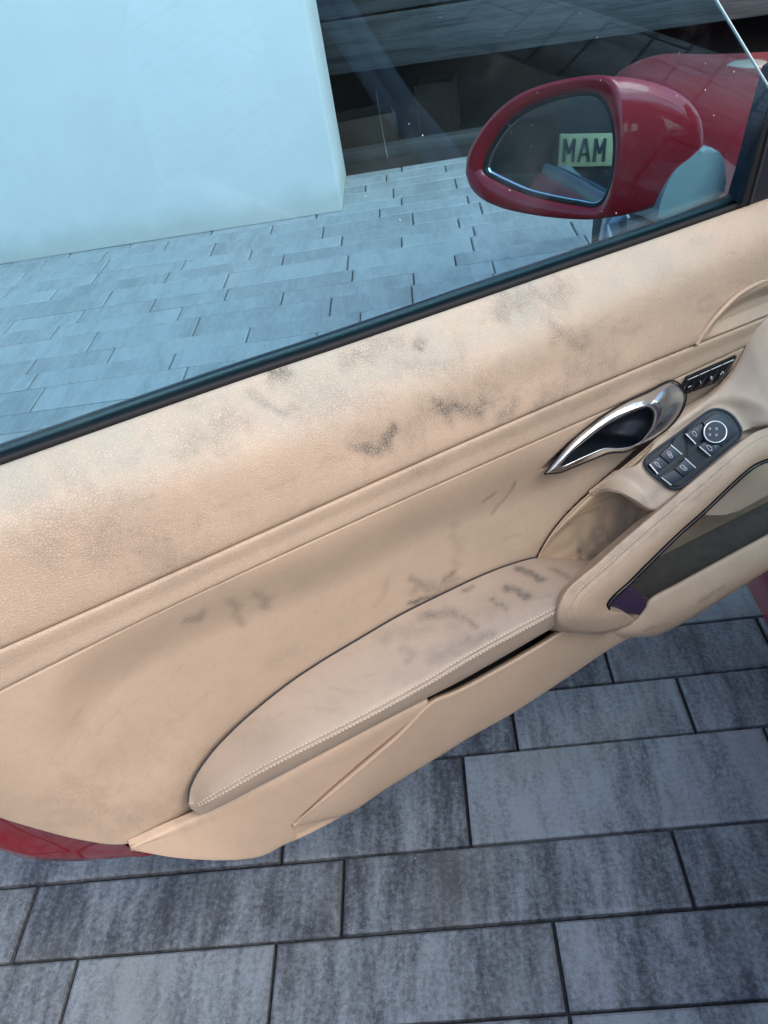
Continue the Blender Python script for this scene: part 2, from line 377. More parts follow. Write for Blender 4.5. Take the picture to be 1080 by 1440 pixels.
# things standing in the garage
def crate(name, label, cat, loc, dims, m, rz=0):
    e = empty(name, loc, rz); tag(e, label, cat); x, y_, z = dims; t = 0.015
    box('side_panel', -x / 2, -x / 2 + t, -y_ / 2, y_ / 2, 0, z, m, e, .002); box('side_panel', x / 2 - t, x / 2, -y_ / 2, y_ / 2, 0, z, m, e, .002)
    box('side_panel', -x / 2 + t, x / 2 - t, -y_ / 2, -y_ / 2 + t, 0, z, m, e, .002); box('side_panel', -x / 2 + t, x / 2 - t, y_ / 2 - t, y_ / 2, 0, z, m, e, .002)
    box('base', -x / 2 + t, x / 2 - t, -y_ / 2 + t, y_ / 2 - t, 0.002, t, m, e); return e
crate('crate', 'low brown crate in the dark garage beside the white wall', 'crate', (-.27, 5.25, .012), (.34, .3, .19), M['box_brown'], .1)
crate('box', 'small brown box further right on the garage floor', 'box', (.16, 5.4, .012), (.22, .22, .27), M['box_brown'], -.2)
pl_ = empty('timber_plank', (-.1, 5.0, .012)); tag(pl_, 'pale grey timber plank lying on the garage floor', 'plank')
box('plank_body', -.5, .9, -.05, .05, 0, .06, M['pale'], pl_, .004)


# ------------------------------------------------------------------ the open door: local frame x = along the door to its hinge, -y = towards the cabin side (w), z = up
def ray(x, y): return CF + CR * ((x - 540) / FPX) - CU * ((y - 720) / FPX)
def at_height(x, y, z): d = ray(x, y); return CO + d * ((z - CAM_H) / d[2])
A0 = at_height(0, 655, 0.857); B0 = at_height(1047, 291, 0.829)
ANG = math.atan2(B0[1] - A0[1], B0[0] - A0[0])
DU = np.array([math.cos(ANG), math.sin(ANG), 0]); DN = np.array([math.sin(ANG), -math.cos(ANG), 0])
door = empty('car_door', (A0[0], A0[1], 0), ANG)
tag(door, 'open red car door with soiled tan leather lining, armrest and window glass', 'car door')

def on(x, y, w_):
    """photo measurement -> (s, z, w) on the door at depth w"""
    d = ray(x, y); p0 = A0 + DN * w_; t = ((p0 - CO) @ DN) / (d @ DN); p = CO + d * t
    return np.array([(p - A0) @ DU, p[2], w_])
def loc(szw): szw = np.asarray(szw, float); return np.stack([szw[..., 0], -szw[..., 2], szw[..., 1]], -1)
def tr(pts, n=None):
    q = np.asarray(pts, float)
    if n: q = catmull(q, n)
    return np.array([on(*p) for p in q])
class Curve:
    def __init__(self, pts, n=160):
        a = tr(pts, n); a = a[np.argsort(a[:, 0])]; self.a = a
    def __call__(self, s):
        a = self.a; o = []
        for k in (1, 2):
            v = np.interp(s, a[:, 0], a[:, k]); lo, hi = s < a[0, 0], s > a[-1, 0]
            j = min(12, len(a) - 1)
            v = np.where(lo, a[0, k] + (s - a[0, 0]) * (a[j, k] - a[0, k]) / (a[j, 0] - a[0, 0]), v)
            v = np.where(hi, a[-1, k] + (s - a[-1, 0]) * (a[-1, k] - a[-1 - j, k]) / (a[-1, 0] - a[-1 - j, 0]), v); o.append(v)
        return np.stack(o, -1)           # (z, w)
def loft(s, secs, nv):
    """secs: list of (ns, 2) [z, w]; returns (ns, nv, 3) [s, z, w]"""
    ns = len(s); p = np.array([q.reshape(-1) for q in secs]); r = catmull(p, nv).reshape(nv, ns, 2)
    G = np.empty((ns, nv, 3)); G[..., 0] = s[:, None]; G[..., 1:] = r.transpose(1, 0, 2); return G
def column(secs, nv, k):
    """the sheet column on which control section k falls"""
    p = np.array([q.reshape(-1) for q in secs]); r = catmull(p, nv); return int(np.argmin(np.linalg.norm(r - p[k], axis=1)))
def in_poly(px, py, poly):
    c = np.zeros(px.shape, bool); n = len(poly)
    for i in range(n):
        (x0, y0), (x1, y1) = poly[i], poly[i - 1]
        if y0 != y1: c ^= ((y0 > py) != (y1 > py)) & (px < (x1 - x0) * (py - y0) / (y1 - y0) + x0)
    return c
HANDLE_IN = [(788, 655), (797, 643), (811, 630), (850, 600), (880, 584), (902, 575), (913, 573), (919, 581), (917, 597), (908, 612), (899, 622), (886, 628), (870, 630), (850, 630), (832, 637), (808, 648), (793, 655)]
HANDLE_OUT = [(767, 666), (781, 648), (803, 622), (844, 588), (880, 566), (910, 552), (945, 537), (962, 554), (958, 577), (940, 601), (918, 617), (897, 627), (879, 635), (856, 637), (835, 645), (810, 655), (787, 664)]
hole = tr([(x * .06 + u * .94, y * .06 + v * .94, .062) for (x, y), (u, v) in zip(HANDLE_IN, HANDLE_OUT)])[:, :2]
def cut_hole(G): m_ = in_poly(G[..., 0], G[..., 1], hole); G[..., 2] -= .055 * m_; return G

STROKES = []
PAD_MARKS = []
def stroke(pts, r, k):
    if pts[0][2] in (.1, .09, .12, .08): PAD_MARKS.append((pts, r, k)); return      # marks on the armrest are laid on its own surface below
    STROKES.append((tr(pts, max(2, 6 * len(pts))), r, k))
U, C_, A_ = .062, .05, .1
stroke([(498, 628, U), (512, 634, U)], .007, .6); stroke([(518, 640, U), (540, 626, U), (556, 606, U)], .010, .85); stroke([(520, 622, U), (600, 588, U), (700, 545, U)], .022, .28)
stroke([(612, 574, U), (640, 580, U), (680, 565, U)], .013, .75); stroke([(700, 582, U), (722, 570, U)], .009, .5)
stroke([(600, 490, .04), (606, 492, .04)], .006, .7); stroke([(382, 527, .01), (402, 529, .01)], .007, .75); stroke([(362, 560, .03), (390, 573, .03), (418, 568, .03)], .005, .4)
stroke([(795, 476, U), (830, 484, U)], .014, .4); stroke([(150, 760, U), (240, 775, U)], .03, .26); stroke([(60, 750, .05), (130, 700, .04)], .03, .22)
stroke([(440, 585, .05), (540, 560, .05)], .02, .22); stroke([(700, 430, .01), (780, 405, .01)], .014, .4); stroke([(480, 505, .01), (560, 478, .01)], .01, .35)
stroke([(760, 560, U), (800, 535, U), (860, 500, U)], .016, .3); stroke([(560, 520, .03), (640, 500, .03)], .014, .25); stroke([(250, 610, .01), (330, 580, .01)], .012, .3)
stroke([(268, 876, .06), (286, 870, .06)], .008, .42); stroke([(322, 845, .06), (334, 858, .055), (344, 882, .05)], .006, .42); stroke([(362, 838, .06), (378, 856, .055)], .008, .42)
stroke([(584, 818, C_), (606, 836, C_)], .006, .55); stroke([(628, 822, C_), (644, 810, C_)], .005, .7); stroke([(582, 853, C_), (622, 842, C_)], .004, .8); stroke([(590, 832, C_), (640, 828, C_)], .014, .4)
stroke([(684, 707, C_), (694, 696, C_)], .003, .7); stroke([(698, 726, C_), (719, 695, C_), (723, 676, C_)], .0025, .6); stroke([(640, 740, C_), (650, 800, C_)], .008, .15)
stroke([(730, 799, A_), (762, 815, A_)], .006, 1.0); stroke([(712, 826, A_), (742, 839, A_)], .0065, .95); stroke([(590, 868, A_), (634, 862, A_)], .009, .6); stroke([(640, 862, A_), (668, 880, A_)], .006, .6); stroke([(690, 842, A_), (712, 856, A_)], .005, .6); stroke([(650, 905, .12), (690, 893, .13)], .008, .5); stroke([(540, 892, A_), (600, 884, A_)], .013, .3)
stroke([(568, 912, A_), (580, 920, A_), (574, 928, A_)], .006, .4); stroke([(610, 925, .12), (670, 905, .13)], .012, .35); stroke([(640, 875, A_), (700, 850, A_)], .02, .22); stroke([(650, 832, A_), (664, 826, A_)], .004, .6)
stroke([(778, 801, .08), (800, 812, .08)], .006, .5); stroke([(560, 955, .12), (600, 950, .12)], .012, .2)
stroke([(100, 1120, .065), (180, 1150, .07), (250, 1140, .07)], .03, .22); stroke([(140, 1070, .06), (260, 1075, .06)], .04, .12)
stroke([(975, 840, .13), (1010, 820, .13)], .004, .4); stroke([(930, 872, .13), (905, 880, .13)], .004, .3)
stroke([(800, 832, .142), (845, 795, .138), (920, 730, .131), (1017, 650, .128)], .007, .30); stroke([(820, 775, .04), (865, 740, .04), (895, 722, .04)], .026, .62); stroke([(806, 770, .04), (812, 786, .04)], .005, .9)
_rs = random.Random(5)
for _ in range(150):
    x0, y0 = _rs.uniform(0, 1040), 0; ln = _rs.uniform(8, 45); kind = _rs.random()
    if kind < .62: y0 = 665 - .35 * x0 + _rs.uniform(0, 190); w0, sl_ = .05, -.36      # upper trim
    elif kind < .82: x0 = _rs.uniform(330, 760); y0 = 1010 - .50 * (x0 - 330) + _rs.uniform(-20, 55); w0, sl_ = .09, _rs.uniform(-.6, .8)   # armrest
    else: x0 = _rs.uniform(80, 740); y0 = 960 - .36 * x0 + _rs.uniform(20, 150); w0, sl_ = .05, _rs.uniform(-1.5, .4)
    sl_ += _rs.gauss(0, .25); stroke([(x0, y0, w0), (x0 + ln * .6, y0 + ln * .6 * sl_ + _rs.gauss(0, 2), w0), (x0 + ln, y0 + ln * sl_, w0)], _rs.choice((.0014, .002, .003, .005, .011)), _rs.uniform(.05, .2))
def dirt_of(G, film=None):
    sh = G.shape[:2]; d = np.zeros(sh); q = G.reshape(-1, 3)
    for c, r, k in STROKES:
        lo, hi = c.min(0) - 2.6 * r, c.max(0) + 2.6 * r
        m_ = np.all((q > lo - [0, 0, .04]) & (q < hi + [0, 0, .04]), axis=1)
        if not m_.any(): continue
        v = q[m_].copy(); n_s = v[:, 0].copy()
        for fq, am in ((61, .35), (143, .35), (290, .25)):
            v[:, 0] += am * r * np.sin(fq * v[:, 1] + 1.7 * fq + 40 * n_s) * .8; v[:, 1] += am * r * np.sin(fq * n_s * 1.1 + 2.3 + 30 * v[:, 1]) * .8
        best = np.full(len(v), 9.0)
        for i in range(len(c) - 1):
            a, b = c[i, :2], c[i + 1, :2]; ab = b - a; t = np.clip(((v[:, :2] - a) @ ab) / max(ab @ ab, 1e-12), 0, 1)
            best = np.minimum(best, np.linalg.norm(v[:, :2] - a - t[:, None] * ab, axis=1))
        dd = d.reshape(-1); dd[m_] = np.maximum(dd[m_], k * np.exp(-(best / r) ** 2))
    return d, (np.zeros(sh) if film is None else film)

def sm(x, a, b): t = np.clip((x - a) / (b - a), 0, 1); return t * t * (3 - 2 * t)
def inset_groove(G, curve3, depth, width):
    """sink a seam line (k,3 s/z/w) into a sheet"""
    q = G.reshape(-1, 3); best = np.full(len(q), 9.0); c = curve3
    for i in range(len(c) - 1):
        a, b = c[i, :2], c[i + 1, :2]; ab = b - a; t = np.clip(((q[:, :2] - a) @ ab) / max(ab @ ab, 1e-12), 0, 1)
        best = np.minimum(best, np.linalg.norm(q[:, :2] - a - t[:, None] * ab, axis=1))
    q[:, 2] -= depth * np.exp(-(best / width) ** 2)
    return G

SMIN, SMAX = -.34, 1.12
s_all = np.linspace(SMIN, SMAX, 420)
belt = Curve([(0, 655, 0), (340, 535, 0), (460, 495, 0), (792, 380, 0), (920, 336, 0), (1047, 291, 0)])
sh1 = Curve([(0, 690, .026), (450, 549, .028), (1000, 334, .026)])
sh2 = Curve([(0, 742, .050), (450, 602, .052), (1000, 372, .046)])
face1 = Curve([(0, 820, .062), (450, 660, .063), (1000, 425, .055)])
crease1 = Curve([(0, 914, .066), (156, 844, .066), (307, 780, .066), (361, 755, .066), (489, 695, .066), (638, 627, .066), (800, 561, .064), (900, 517, .062), (978, 483, .060)])
crease2 = Curve([(0, 967, .067), (156, 897, .067), (300, 830, .067), (446, 760, .067), (617, 674, .066), (740, 629, .064), (847, 587, .062), (900, 559, .060), (950, 531, .059), (1053, 485, .056)])

for _c in (crease1, crease2):                       # one clean sweep each
    for _k in (1, 2): _c.a[:, _k] = np.polyval(np.polyfit(_c.a[:, 0], _c.a[:, _k], 3), _c.a[:, 0])
# upper trim: rolled shoulder and face
b0 = belt(s_all); bi = b0 + np.array([-.02, -.006]); b01 = b0 + np.array([.0012, .004])
c1 = crease1(s_all); c1a = c1 + np.array([.0025, .0006]); c1b = c1 + np.array([-.0003, -.005])
G = loft(s_all, [bi, b0, b01, sh1(s_all), sh2(s_all), face1(s_all), c1a, c1b], 110)
lip = tr([(978, 484, .06), (990, 465, .06), (1010, 440, .06), (1040, 412, .055), (1080, 392, .05), (1130, 380, .045)], 60)
bot = c1[:, 0]
inside = np.zeros(G.shape[:2])
o_ = np.argsort(lip[:, 0]); zl = np.interp(G[..., 0], lip[o_, 0], lip[o_, 1]); inside = np.where(G[..., 0] > lip[:, 0].min(), sm(zl - G[..., 1], .004, .03), 0)
G[..., 2] -= .014 * inside * sm(G[..., 1] - c1[:, :1], .001, .014) * sm(G[..., 0], lip[:, 0].min(), lip[:, 0].min() + .06)
film = 0.8 * sm(G[..., 2], .066, .03) * (1 - .55 * sm(G[..., 0], .75, 1.0)) + .08
grid_obj('upper_trim', loc(G), M['upper'], door, .003, dirt=dirt_of(G, film))
tube('trim_lip', loc(lip + [0, 0, .0015]), .0032, M['plastic'], door)

# narrow band between the two creases
c2 = crease2(s_all)
G = loft(s_all, [c1 + [-.0010, -.006], c1 + [-.0014, .0002], (c1 + c2) / 2 + [0, .0004], c2 + [.0022, .0004], c2 + [.0006, -.004]], 26); cut_hole(G)
grid_obj('trim_band', loc(G), M['upper'], door, .003, dirt=dirt_of(G, np.full(G.shape[:2], .1)))

# door card with its scooped recess
ledge = Curve([(-70, 1126, .045), (0, 1151, .055), (58, 1169, .065), (117, 1184, .074), (183, 1194, .082), (233, 1170, .078), (268, 1153, .070), (280, 1147, .066), (294, 1118, .065), (330, 1066, .062), (400, 1007, .062), (450, 973, .062), (500, 943, .062), (560, 908, .062), (620, 878, .062), (680, 850, .062), (757, 827, .062), (850, 830, .062), (900, 806, .062), (1080, 726, .04)])
s_c = np.linspace(SMIN, 1.10, 400); le = ledge(s_c); kern = np.exp(-(np.arange(-24, 25) / 10.0) ** 2); le[:, 1] = np.convolve(np.pad(le[:, 1], 24, mode='edge'), kern / kern.sum(), 'valid'); cc = crease2(s_c); nv = 150; t = np.linspace(0, 1, nv)
G = np.empty((len(s_c), nv, 3)); G[..., 0] = s_c[:, None]; G[..., 1] = cc[:, :1] + (le[:, :1] - cc[:, :1]) * t[None]; G[..., 2] = (cc[:, 1:] - .0012) + (le[:, 1:] - cc[:, 1:]) * (t[None] ** 1.1)
sc_top = Curve([(35, 1040, .06), (60, 990, .06), (130, 915, .06), (230, 862, .062), (330, 820, .062), (450, 778, .062), (620, 695, .062), (760, 640, .062), (900, 575, .06)])
tip = on(35, 1040, .06)[0]
zt = sc_top(s_c)[:, 0][:, None]
dep = .021 * sm(zt - G[..., 1], -.02, .080) * sm(G[..., 0], tip - .02, tip + .10)
lowq = on(180, 1140, .065); dep *= 1 - .5 * sm(lowq[1] + .08 - G[..., 1], 0, .10) * (1 - sm(G[..., 0], .0, .10))
G[..., 2] -= dep
G[:, 0, 2] -= .004; cut_hole(G)
seam0 = tr([(757, 785, .046), (767, 765, .046), (782, 743, .047), (802, 720, .048), (830, 694, .050), (863, 668, .053), (907, 632, .056), (941, 600, .057), (979, 571, .057), (1001, 556, .056), (1024, 533, .055), (1040, 508, .055), (1058, 470, .055)], 80)
zs = np.interp(G[..., 0], seam0[:, 0], seam0[:, 1]); G[..., 2] -= .03 * ((G[..., 0] > seam0[0, 0]) & (G[..., 1] < zs - .009))
grid_obj('door_card', loc(G), M['card'], door, .003, dirt=dirt_of(G, .06 + .12 * dep / .03))
card_s, card_z, card_w = G[..., 0], G[..., 1], G[..., 2]

# armrest pad
stp = [(266, 1131, .080), (274, 1133, .084), (290, 1126, .093), (380, 1076, .112), (481, 1025, .124), (535, 997, .129), (600, 961, .133), (670, 919, .136), (791, 853, .139), (860, 812, .139)]
back = Curve([(264, 1128, .076), (268, 1105, .066), (290, 1068, .057), (330, 1024, .050), (400, 965, .045), (450, 931, .043), (500, 901, .043), (560, 866, .043), (620, 836, .043), (680, 808, .043), (720, 793, .043), (757, 784, .043), (800, 786, .043), (850, 794, .043)])
stitchc = Curve(stp); botc = Curve([(267, 1136, .080), (283, 1145, .088), (380, 1100, .107), (470, 1053, .118), (561, 1005, .126), (603, 983, .129), (642, 963, .131), (699, 931, .133), (785, 881, .135), (860, 838, .135)])
s_p = np.r_[np.linspace(.0225, .06, 30), np.linspace(.063, .68, 160)]
bk, st_, bt = back(s_p), stitchc(s_p), botc(s_p)
wid = (st_ - bk); ed = np.clip(s_p - .0225, 0, .03)[:, None] / .03
top2 = bk + wid * .4 + np.array([.003, 0]) * ed; top3 = bk + wid * .82 + np.array([.0045, 0]) * ed
f1 = st_ * .75 + bt * .25 + np.array([0, .002]) * ed; f2 = bt + np.array([.004, .0005]) * ed
top1 = bk + wid * .08 + np.array([.0016, 0]) * ed
psec = [bk - np.array([.012, .002]), bk, top1, top2, top3, st_ + np.array([.001, .0]) * ed, f1, f2, bt + np.array([-.001, -.006]) * ed]
G = loft(s_p, psec, 130); jst = column(psec, 130, 5)
G[:, jst, 1:] -= np.array([.0011, .0011]); G[:, jst - 1, 1:] -= .0003; G[:, jst + 1, 1:] -= .0003; pad_g = G
sm_l = tr([(757, 785, .05), (775, 806, .08), (800, 832, .12)], 30)
q = G.reshape(-1, 3)
for i in range(len(sm_l) - 1):
    dd = np.linalg.norm(q - sm_l[i], axis=1); q[:, 1] -= .0012 * np.exp(-(dd / .0018) ** 2) * .35
pd = dirt_of(G)[0] * 0; W3 = A0 + G[..., :1] * DU + G[..., 2:] * DN; W3[..., 2] = G[..., 1]; qq = W3.reshape(-1, 3) - CO; dq = qq @ CF
pq = np.stack([540 + FPX * (qq @ CR) / dq, 720 - FPX * (qq @ CU) / dq], 1); g3 = G.reshape(-1, 3)
for pts, r, k_ in PAD_MARKS:
    line = np.array([g3[np.argmin(np.linalg.norm(pq - v, axis=1))] for v in catmull(np.array([p_[:2] for p_ in pts], float), 10)])
    jit = np.stack([np.sin(170 * g3[:, 2] + 90 * g3[:, 0]), np.sin(210 * g3[:, 0] + 3), np.sin(240 * g3[:, 0] + 130 * g3[:, 2])], 1) * r * .2
    best = np.min([np.linalg.norm(g3 + jit - v, axis=1) for v in line], axis=0); pd = np.maximum(pd, (k_ * np.exp(-(best / r) ** 2)).reshape(pd.shape))
grid_obj('armrest_pad', loc(G), M['pad'], door, .003, dirt=(pd, pd * 0))
tube('armrest_gap_line', loc(np.stack([s_p, bk[:, 0] + .0008, bk[:, 1] + .0008], -1)), .0013, M['liner'], door, 6)  # added dark tube stands in for the gap behind the pad

def stitches(name, path, m, parent, length=.0034, gap=.0017, r=.0009):
    l = np.r_[0, np.cumsum(np.linalg.norm(np.diff(path, axis=0), axis=1))]; bm = bmesh.new(); x = 0
    while x + length < l[-1]:
        a, b = [np.array([np.interp(v, l, path[:, k]) for k in range(3)]) for v in (x, x + length)]
        d = b - a; d /= np.linalg.norm(d); e1 = np.cross(d, [.1, -.8, .6]); e1 /= np.linalg.norm(e1); e2 = np.cross(d, e1)
        rings = []
        for f, rr in ((0, .35), (.25, 1), (.75, 1), (1, .35)):
            c = a + (b - a) * f; rings.append([bm.verts.new(c + r * rr * (math.cos(k) * e1 + math.sin(k) * e2)) for k in (0, 1.57, 3.14, 4.71)])
        for r0, r1 in zip(rings[:-1], rings[1:]):
            for i in range(4): bm.faces.new((r0[i], r0[(i + 1) % 4], r1[(i + 1) % 4], r1[i]))
        x += length + gap
    o = bm_obj(name, bm, m, parent); o['kind'] = 'stuff'; return o
def off_line(k, dz=.0003, dw=.0004): return pad_g[8:, k] + np.array([0, dz, dw])
dcol = max(2, int(round(.0038 / np.linalg.norm(pad_g[120, jst + 6] - pad_g[120, jst + 5]))))
up = off_line(jst - dcol); dn = off_line(jst + dcol)
up = up[up[:, 0] < .565]; dn = dn[dn[:, 0] < .565]
stitches('stitching', loc(up), M['stitch'], door); stitches('stitching', loc(dn), M['stitch'], door)

# lower plastic panel and the flap of the door pocket
bottom = Curve([(183, 1194, .083), (250, 1206, .092), (330, 1209, .098), (370, 1203, .101), (397, 1189, .103), (432, 1174, .104), (489, 1143, .105), (540, 1110, .106), (613, 1065, .107), (660, 1036, .108), (715, 1005, .109), (800, 950, .112), (860, 910, .114), (900, 888, .116), (960, 845, .116)])
ptop = Curve([(183, 1192, .0835), (233, 1169, .080), (286, 1146, .078), (380, 1101, .100), (470, 1054, .113), (561, 1006, .120), (603, 985, .123), (700, 941, .125), (791, 886, .127), (860, 846, .127)])
s0 = on(183, 1194, .083)[0] + .001; s_l = np.linspace(s0, .70, 260)
bo, pt_ = bottom(s_l), ptop(s_l); ed = np.clip((s_l - s0) / .22, 0, 1)[:, None]
drop = sm(s_l, on(604, 986, .124)[0] - .002, on(640, 972, .124)[0])[:, None]; pt_ = pt_ * (1 - drop) + (pt_ * .55 + bo * .45 + [0, -.035]) * drop
G = loft(s_l, [pt_ + [.003, -.01], pt_, pt_ * .78 + bo * .22 + np.array([0, .004]) * ed, pt_ * .4 + bo * .6 + np.array([0, .005]) * ed, bo + np.array([.006, .002]) * ed, bo, bo + [.004, -.012]], 80)
flap_l = tr([(411, 1160, .108), (458, 1119, .116), (510, 1075, .122), (561, 1031, .124), (603, 987, .122)], 60)
o_ = np.argsort(flap_l[:, 0]); zf = np.interp(G[..., 0], flap_l[o_, 0], flap_l[o_, 1]); s_f0, s_f1 = flap_l[0, 0], flap_l[-1, 0]
inside = np.where(G[..., 0] > s_f1, 1, np.where(G[..., 0] < s_f0, 0, sm(zf - G[..., 1], 0.0, .005))) * np.where(G[..., 0] > s_f1, 1, 1)
keep = sm(G[..., 1] - bo[:, :1], .0, .010)
G[..., 2] -= .0035 * inside * keep + .045 * np.where(G[..., 0] > s_f1 - .01, inside, 0) * sm(G[..., 0], s_f1 - .01, s_f1 + .03) * sm(G[..., 1] - bo[:, :1], .02, .06)
grid_obj('lower_panel', loc(G), M['plastic'], door, .003, dirt=dirt_of(G))
ftop = Curve([(412, 1160, .109), (459, 1121, .117), (511, 1077, .123), (562, 1033, .126), (598, 996, .1255), (612, 985, .125), (642, 973, .124), (699, 943, .126), (760, 908, .127), (791, 889, .127), (850, 866, .127)])
fbot = Curve([(411, 1162, .108), (445, 1155, .110), (489, 1144, .112), (540, 1111, .112), (613, 1066, .112), (660, 1037, .113), (715, 1006, .114), (800, 951, .116), (860, 911, .118), (900, 889, .118)])
sf0 = on(411, 1161, .108)[0] + .001; s_f = np.r_[np.linspace(sf0, sf0 + .02, 16), np.linspace(sf0 + .022, .70, 150)]
ft, fb = ftop(s_f), fbot(s_f); ed = np.clip((s_f - sf0) / .06, 0, 1)[:, None]
G = loft(s_f, [ft + np.array([-.006, -.012]) * ed, ft + np.array([-.0005, -.004]) * ed, ft, ft * .88 + fb * .12 + np.array([0, .0015]) * ed, ft * .4 + fb * .6 + np.array([0, .004]) * ed, fb + np.array([.004, .0025]) * ed, fb, fb + np.array([.004, -.008]) * ed], 60)
grid_obj('pocket_flap', loc(G), M['plastic'], door, .003, dirt=dirt_of(G))
s_k = np.linspace(.30, .72, 30); a_, b_ = ptop(s_k), fbot(s_k)
G = loft(s_k, [a_ + [.01, -.012], a_ + [-.01, -.055], a_ * .5 + b_ * .5 + [0, -.06], a_ * .35 + b_ * .65 + [0, -.02]], 12)
grid_obj('pocket_liner', loc(G), M['black'], door, .002)

cA, cB, cD = [np.array([v[0], -v[2], v[1]]) for v in (on(905, 652, .071), on(1005, 572, .066), on(947, 690, .107))]
nrm = np.cross(cB - cA, cD - cA); nrm /= np.linalg.norm(nrm)
if nrm[1] > 0: nrm = -nrm
Rloc = np.array([DU, -DN, [0, 0, 1]])
def swp(zx, zy, h=0.0):
    d = Rloc @ ray(900 + zx / 6, 560 + zy / 6); o = Rloc @ (CO - np.array([A0[0], A0[1], 0])); p0 = cA + nrm * (h + .0035); return o + d * (((p0 - o) @ nrm) / (d @ nrm))
outl = catmull(np.array([(28, 545), (42, 508), (90, 462), (330, 285), (560, 112), (610, 87), (660, 82), (720, 97), (790, 142), (850, 226), (868, 270), (862, 312), (820, 372), (600, 560), (400, 716), (335, 765), (290, 776), (250, 766), (180, 716), (100, 650), (45, 592), (28, 545)], float), 90)[:-1]
def sz(v): return np.array([v[0], v[2]])
_oc = outl.mean(0)
sw_rings = [(k_, np.array([sz(swp(*v, -.0035)) for v in _oc + (outl - _oc) * k_])) for k_ in (1.0, 1.06, 1.12, 1.2, 1.3, 1.42)]
def seat_switch(G):
    # bring the console surface onto the plane of the switch panel, and open it under the panel
    pl = sw_rings[0][1]; c0 = pl.mean(0); ag = np.arctan2(pl[:, 1] - c0[1], pl[:, 0] - c0[0]); o_ = np.argsort(ag); rr = np.linalg.norm(pl - c0, axis=1)[o_]
    pa, pr = np.r_[ag[o_] - 2 * math.pi, ag[o_], ag[o_] + 2 * math.pi], np.r_[rr, rr, rr]
    q = np.hypot(G[..., 0] - c0[0], G[..., 1] - c0[1]) / np.interp(np.arctan2(G[..., 1] - c0[1], G[..., 0] - c0[0]), pa, pr)
    wgt = 1 - sm(q, 1.05, 1.45)
    wp = -(cA[1] - (nrm[0] * (G[..., 0] - cA[0]) + nrm[2] * (G[..., 1] - cA[2])) / nrm[1])
    G[..., 2] = G[..., 2] * (1 - wgt) + wp * wgt
    G[..., 2] -= .012 * in_poly(G[..., 0], G[..., 1], np.array([sz(swp(*v, -.0035)) for v in _oc + (outl - _oc) * .86]))

# console that carries the switches, over the perforated recess
seam = [(757, 785, .046), (767, 765, .046), (782, 743, .047), (802, 720, .048), (830, 694, .050), (863, 668, .053), (907, 632, .056), (941, 600, .057), (979, 571, .057), (1001, 556, .056), (1024, 533, .055), (1040, 508, .055), (1058, 470, .055), (1075, 448, .055), (1120, 425, .055)]
sC = Curve(seam); c_top = Curve(seam[4:])
c_low = Curve([(829, 697, .052), (845, 690, .064), (857, 688, .074), (873, 692, .084), (890, 701, .094), (918, 717, .108), (945, 702, .113), (975, 677, .116), (1017, 642, .119), (1060, 608, .119), (1080, 598, .119), (1130, 575, .119)])
sk0 = on(830, 695, .051)[0] + .001; s_k = np.linspace(sk0, 1.10, 300); a_, b_ = c_top(s_k), c_low(s_k); ed = np.clip((s_k - sk0) / .05, 0, 1)[:, None]
mid = a_ * .5 + b_ * .5
G = loft(s_k, [a_ + np.array([.0015, -.004]), a_ + np.array([0, .001]) * ed, a_ * .85 + b_ * .15 + np.array([0, .0015]) * ed, mid + np.array([.002, .003]) * ed, a_ * .15 + b_ * .85 + np.array([.002, .003]) * ed, b_ + np.array([.001, .0015]) * ed, b_ + np.array([-.004, -.002]) * ed, b_ + np.array([-.008, -.018]) * ed], 110)
seat_switch(G)
grid_obj('switch_console', loc(G), M['console'], door, .003, dirt=dirt_of(G))
s_9 = np.linspace(on(975, 665, .11)[0], 1.10, 120); a9, b9 = c_top(s_9), c_low(s_9); G = loft(s_9, [a9 + [-.006, -.016], a9 * .5 + b9 * .5 + [-.012, -.022], b9 + [-.03, -.020], b9 + [-.05, -.04]], 20)
grid_obj('console_liner', loc(G), M['console'], door, .002)
m_low = Curve([(757, 788, .045), (800, 791, .050), (845, 797, .055), (900, 770, .06), (960, 720, .06)])
ms0 = on(757, 785, .046)[0] + .002; s_m = np.linspace(ms0, .80, 110); a_, b_ = sC(s_m), m_low(s_m)
ed = np.clip((s_m - ms0) / .05, 0, 1)[:, None]
G = loft(s_m, [a_ + np.array([0, .0005]), a_ + np.array([-.002, .0045]) * ed, a_ * .7 + b_ * .3 + np.array([0, -.004]) * ed, a_ * .25 + b_ * .75 + np.array([0, -.003]) * ed, b_], 40)
grid_obj('perforated_panel', loc(G), M['mesh'], door, .002, dirt=dirt_of(G))
tube('console_seam', loc(tr([(x, y, w_ + .001) for x, y, w_ in seam], 160)), .0011, M['plastic'], door, 6)

# pull handle
Lp = [(847, 892, .128), (820, 889, .138), (800, 886, .143), (789, 879, .146), (785, 866, .147), (788, 850, .146), (798, 830, .143), (818, 811, .140), (840, 793, .137), (865, 770, .134), (920, 723, .130), (975, 677, .128), (1017, 642, .127), (1045, 619, .126), (1062, 608, .126), (1082, 601, .126), (1125, 590, .126)]
Rp = [(847, 892, .126), (872, 884, .130), (892, 874, .134), (880, 863, .144), (860, 860, .150), (853, 853, .152), (855, 846, .152), (862, 837, .152), (882, 819, .151), (905, 796, .150), (950, 752, .148), (987, 719, .146), (1030, 678, .145), (1048, 662, .145), (1062, 652, .145), (1082, 644, .145), (1125, 632, .145)]
LR = catmull(np.hstack([np.array(Lp), np.array(Rp)]), 170); Lc = np.array([on(*p) for p in LR[:, :3]]); Rc = np.array([on(*p) for p in LR[:, 3:]])
k = np.linspace(0, 1, 170); bul = .008 * sm(k, 0, .10)
def hsec(f, dw): r = Lc * (1 - f) + Rc * f; r[:, 2] += dw; return r
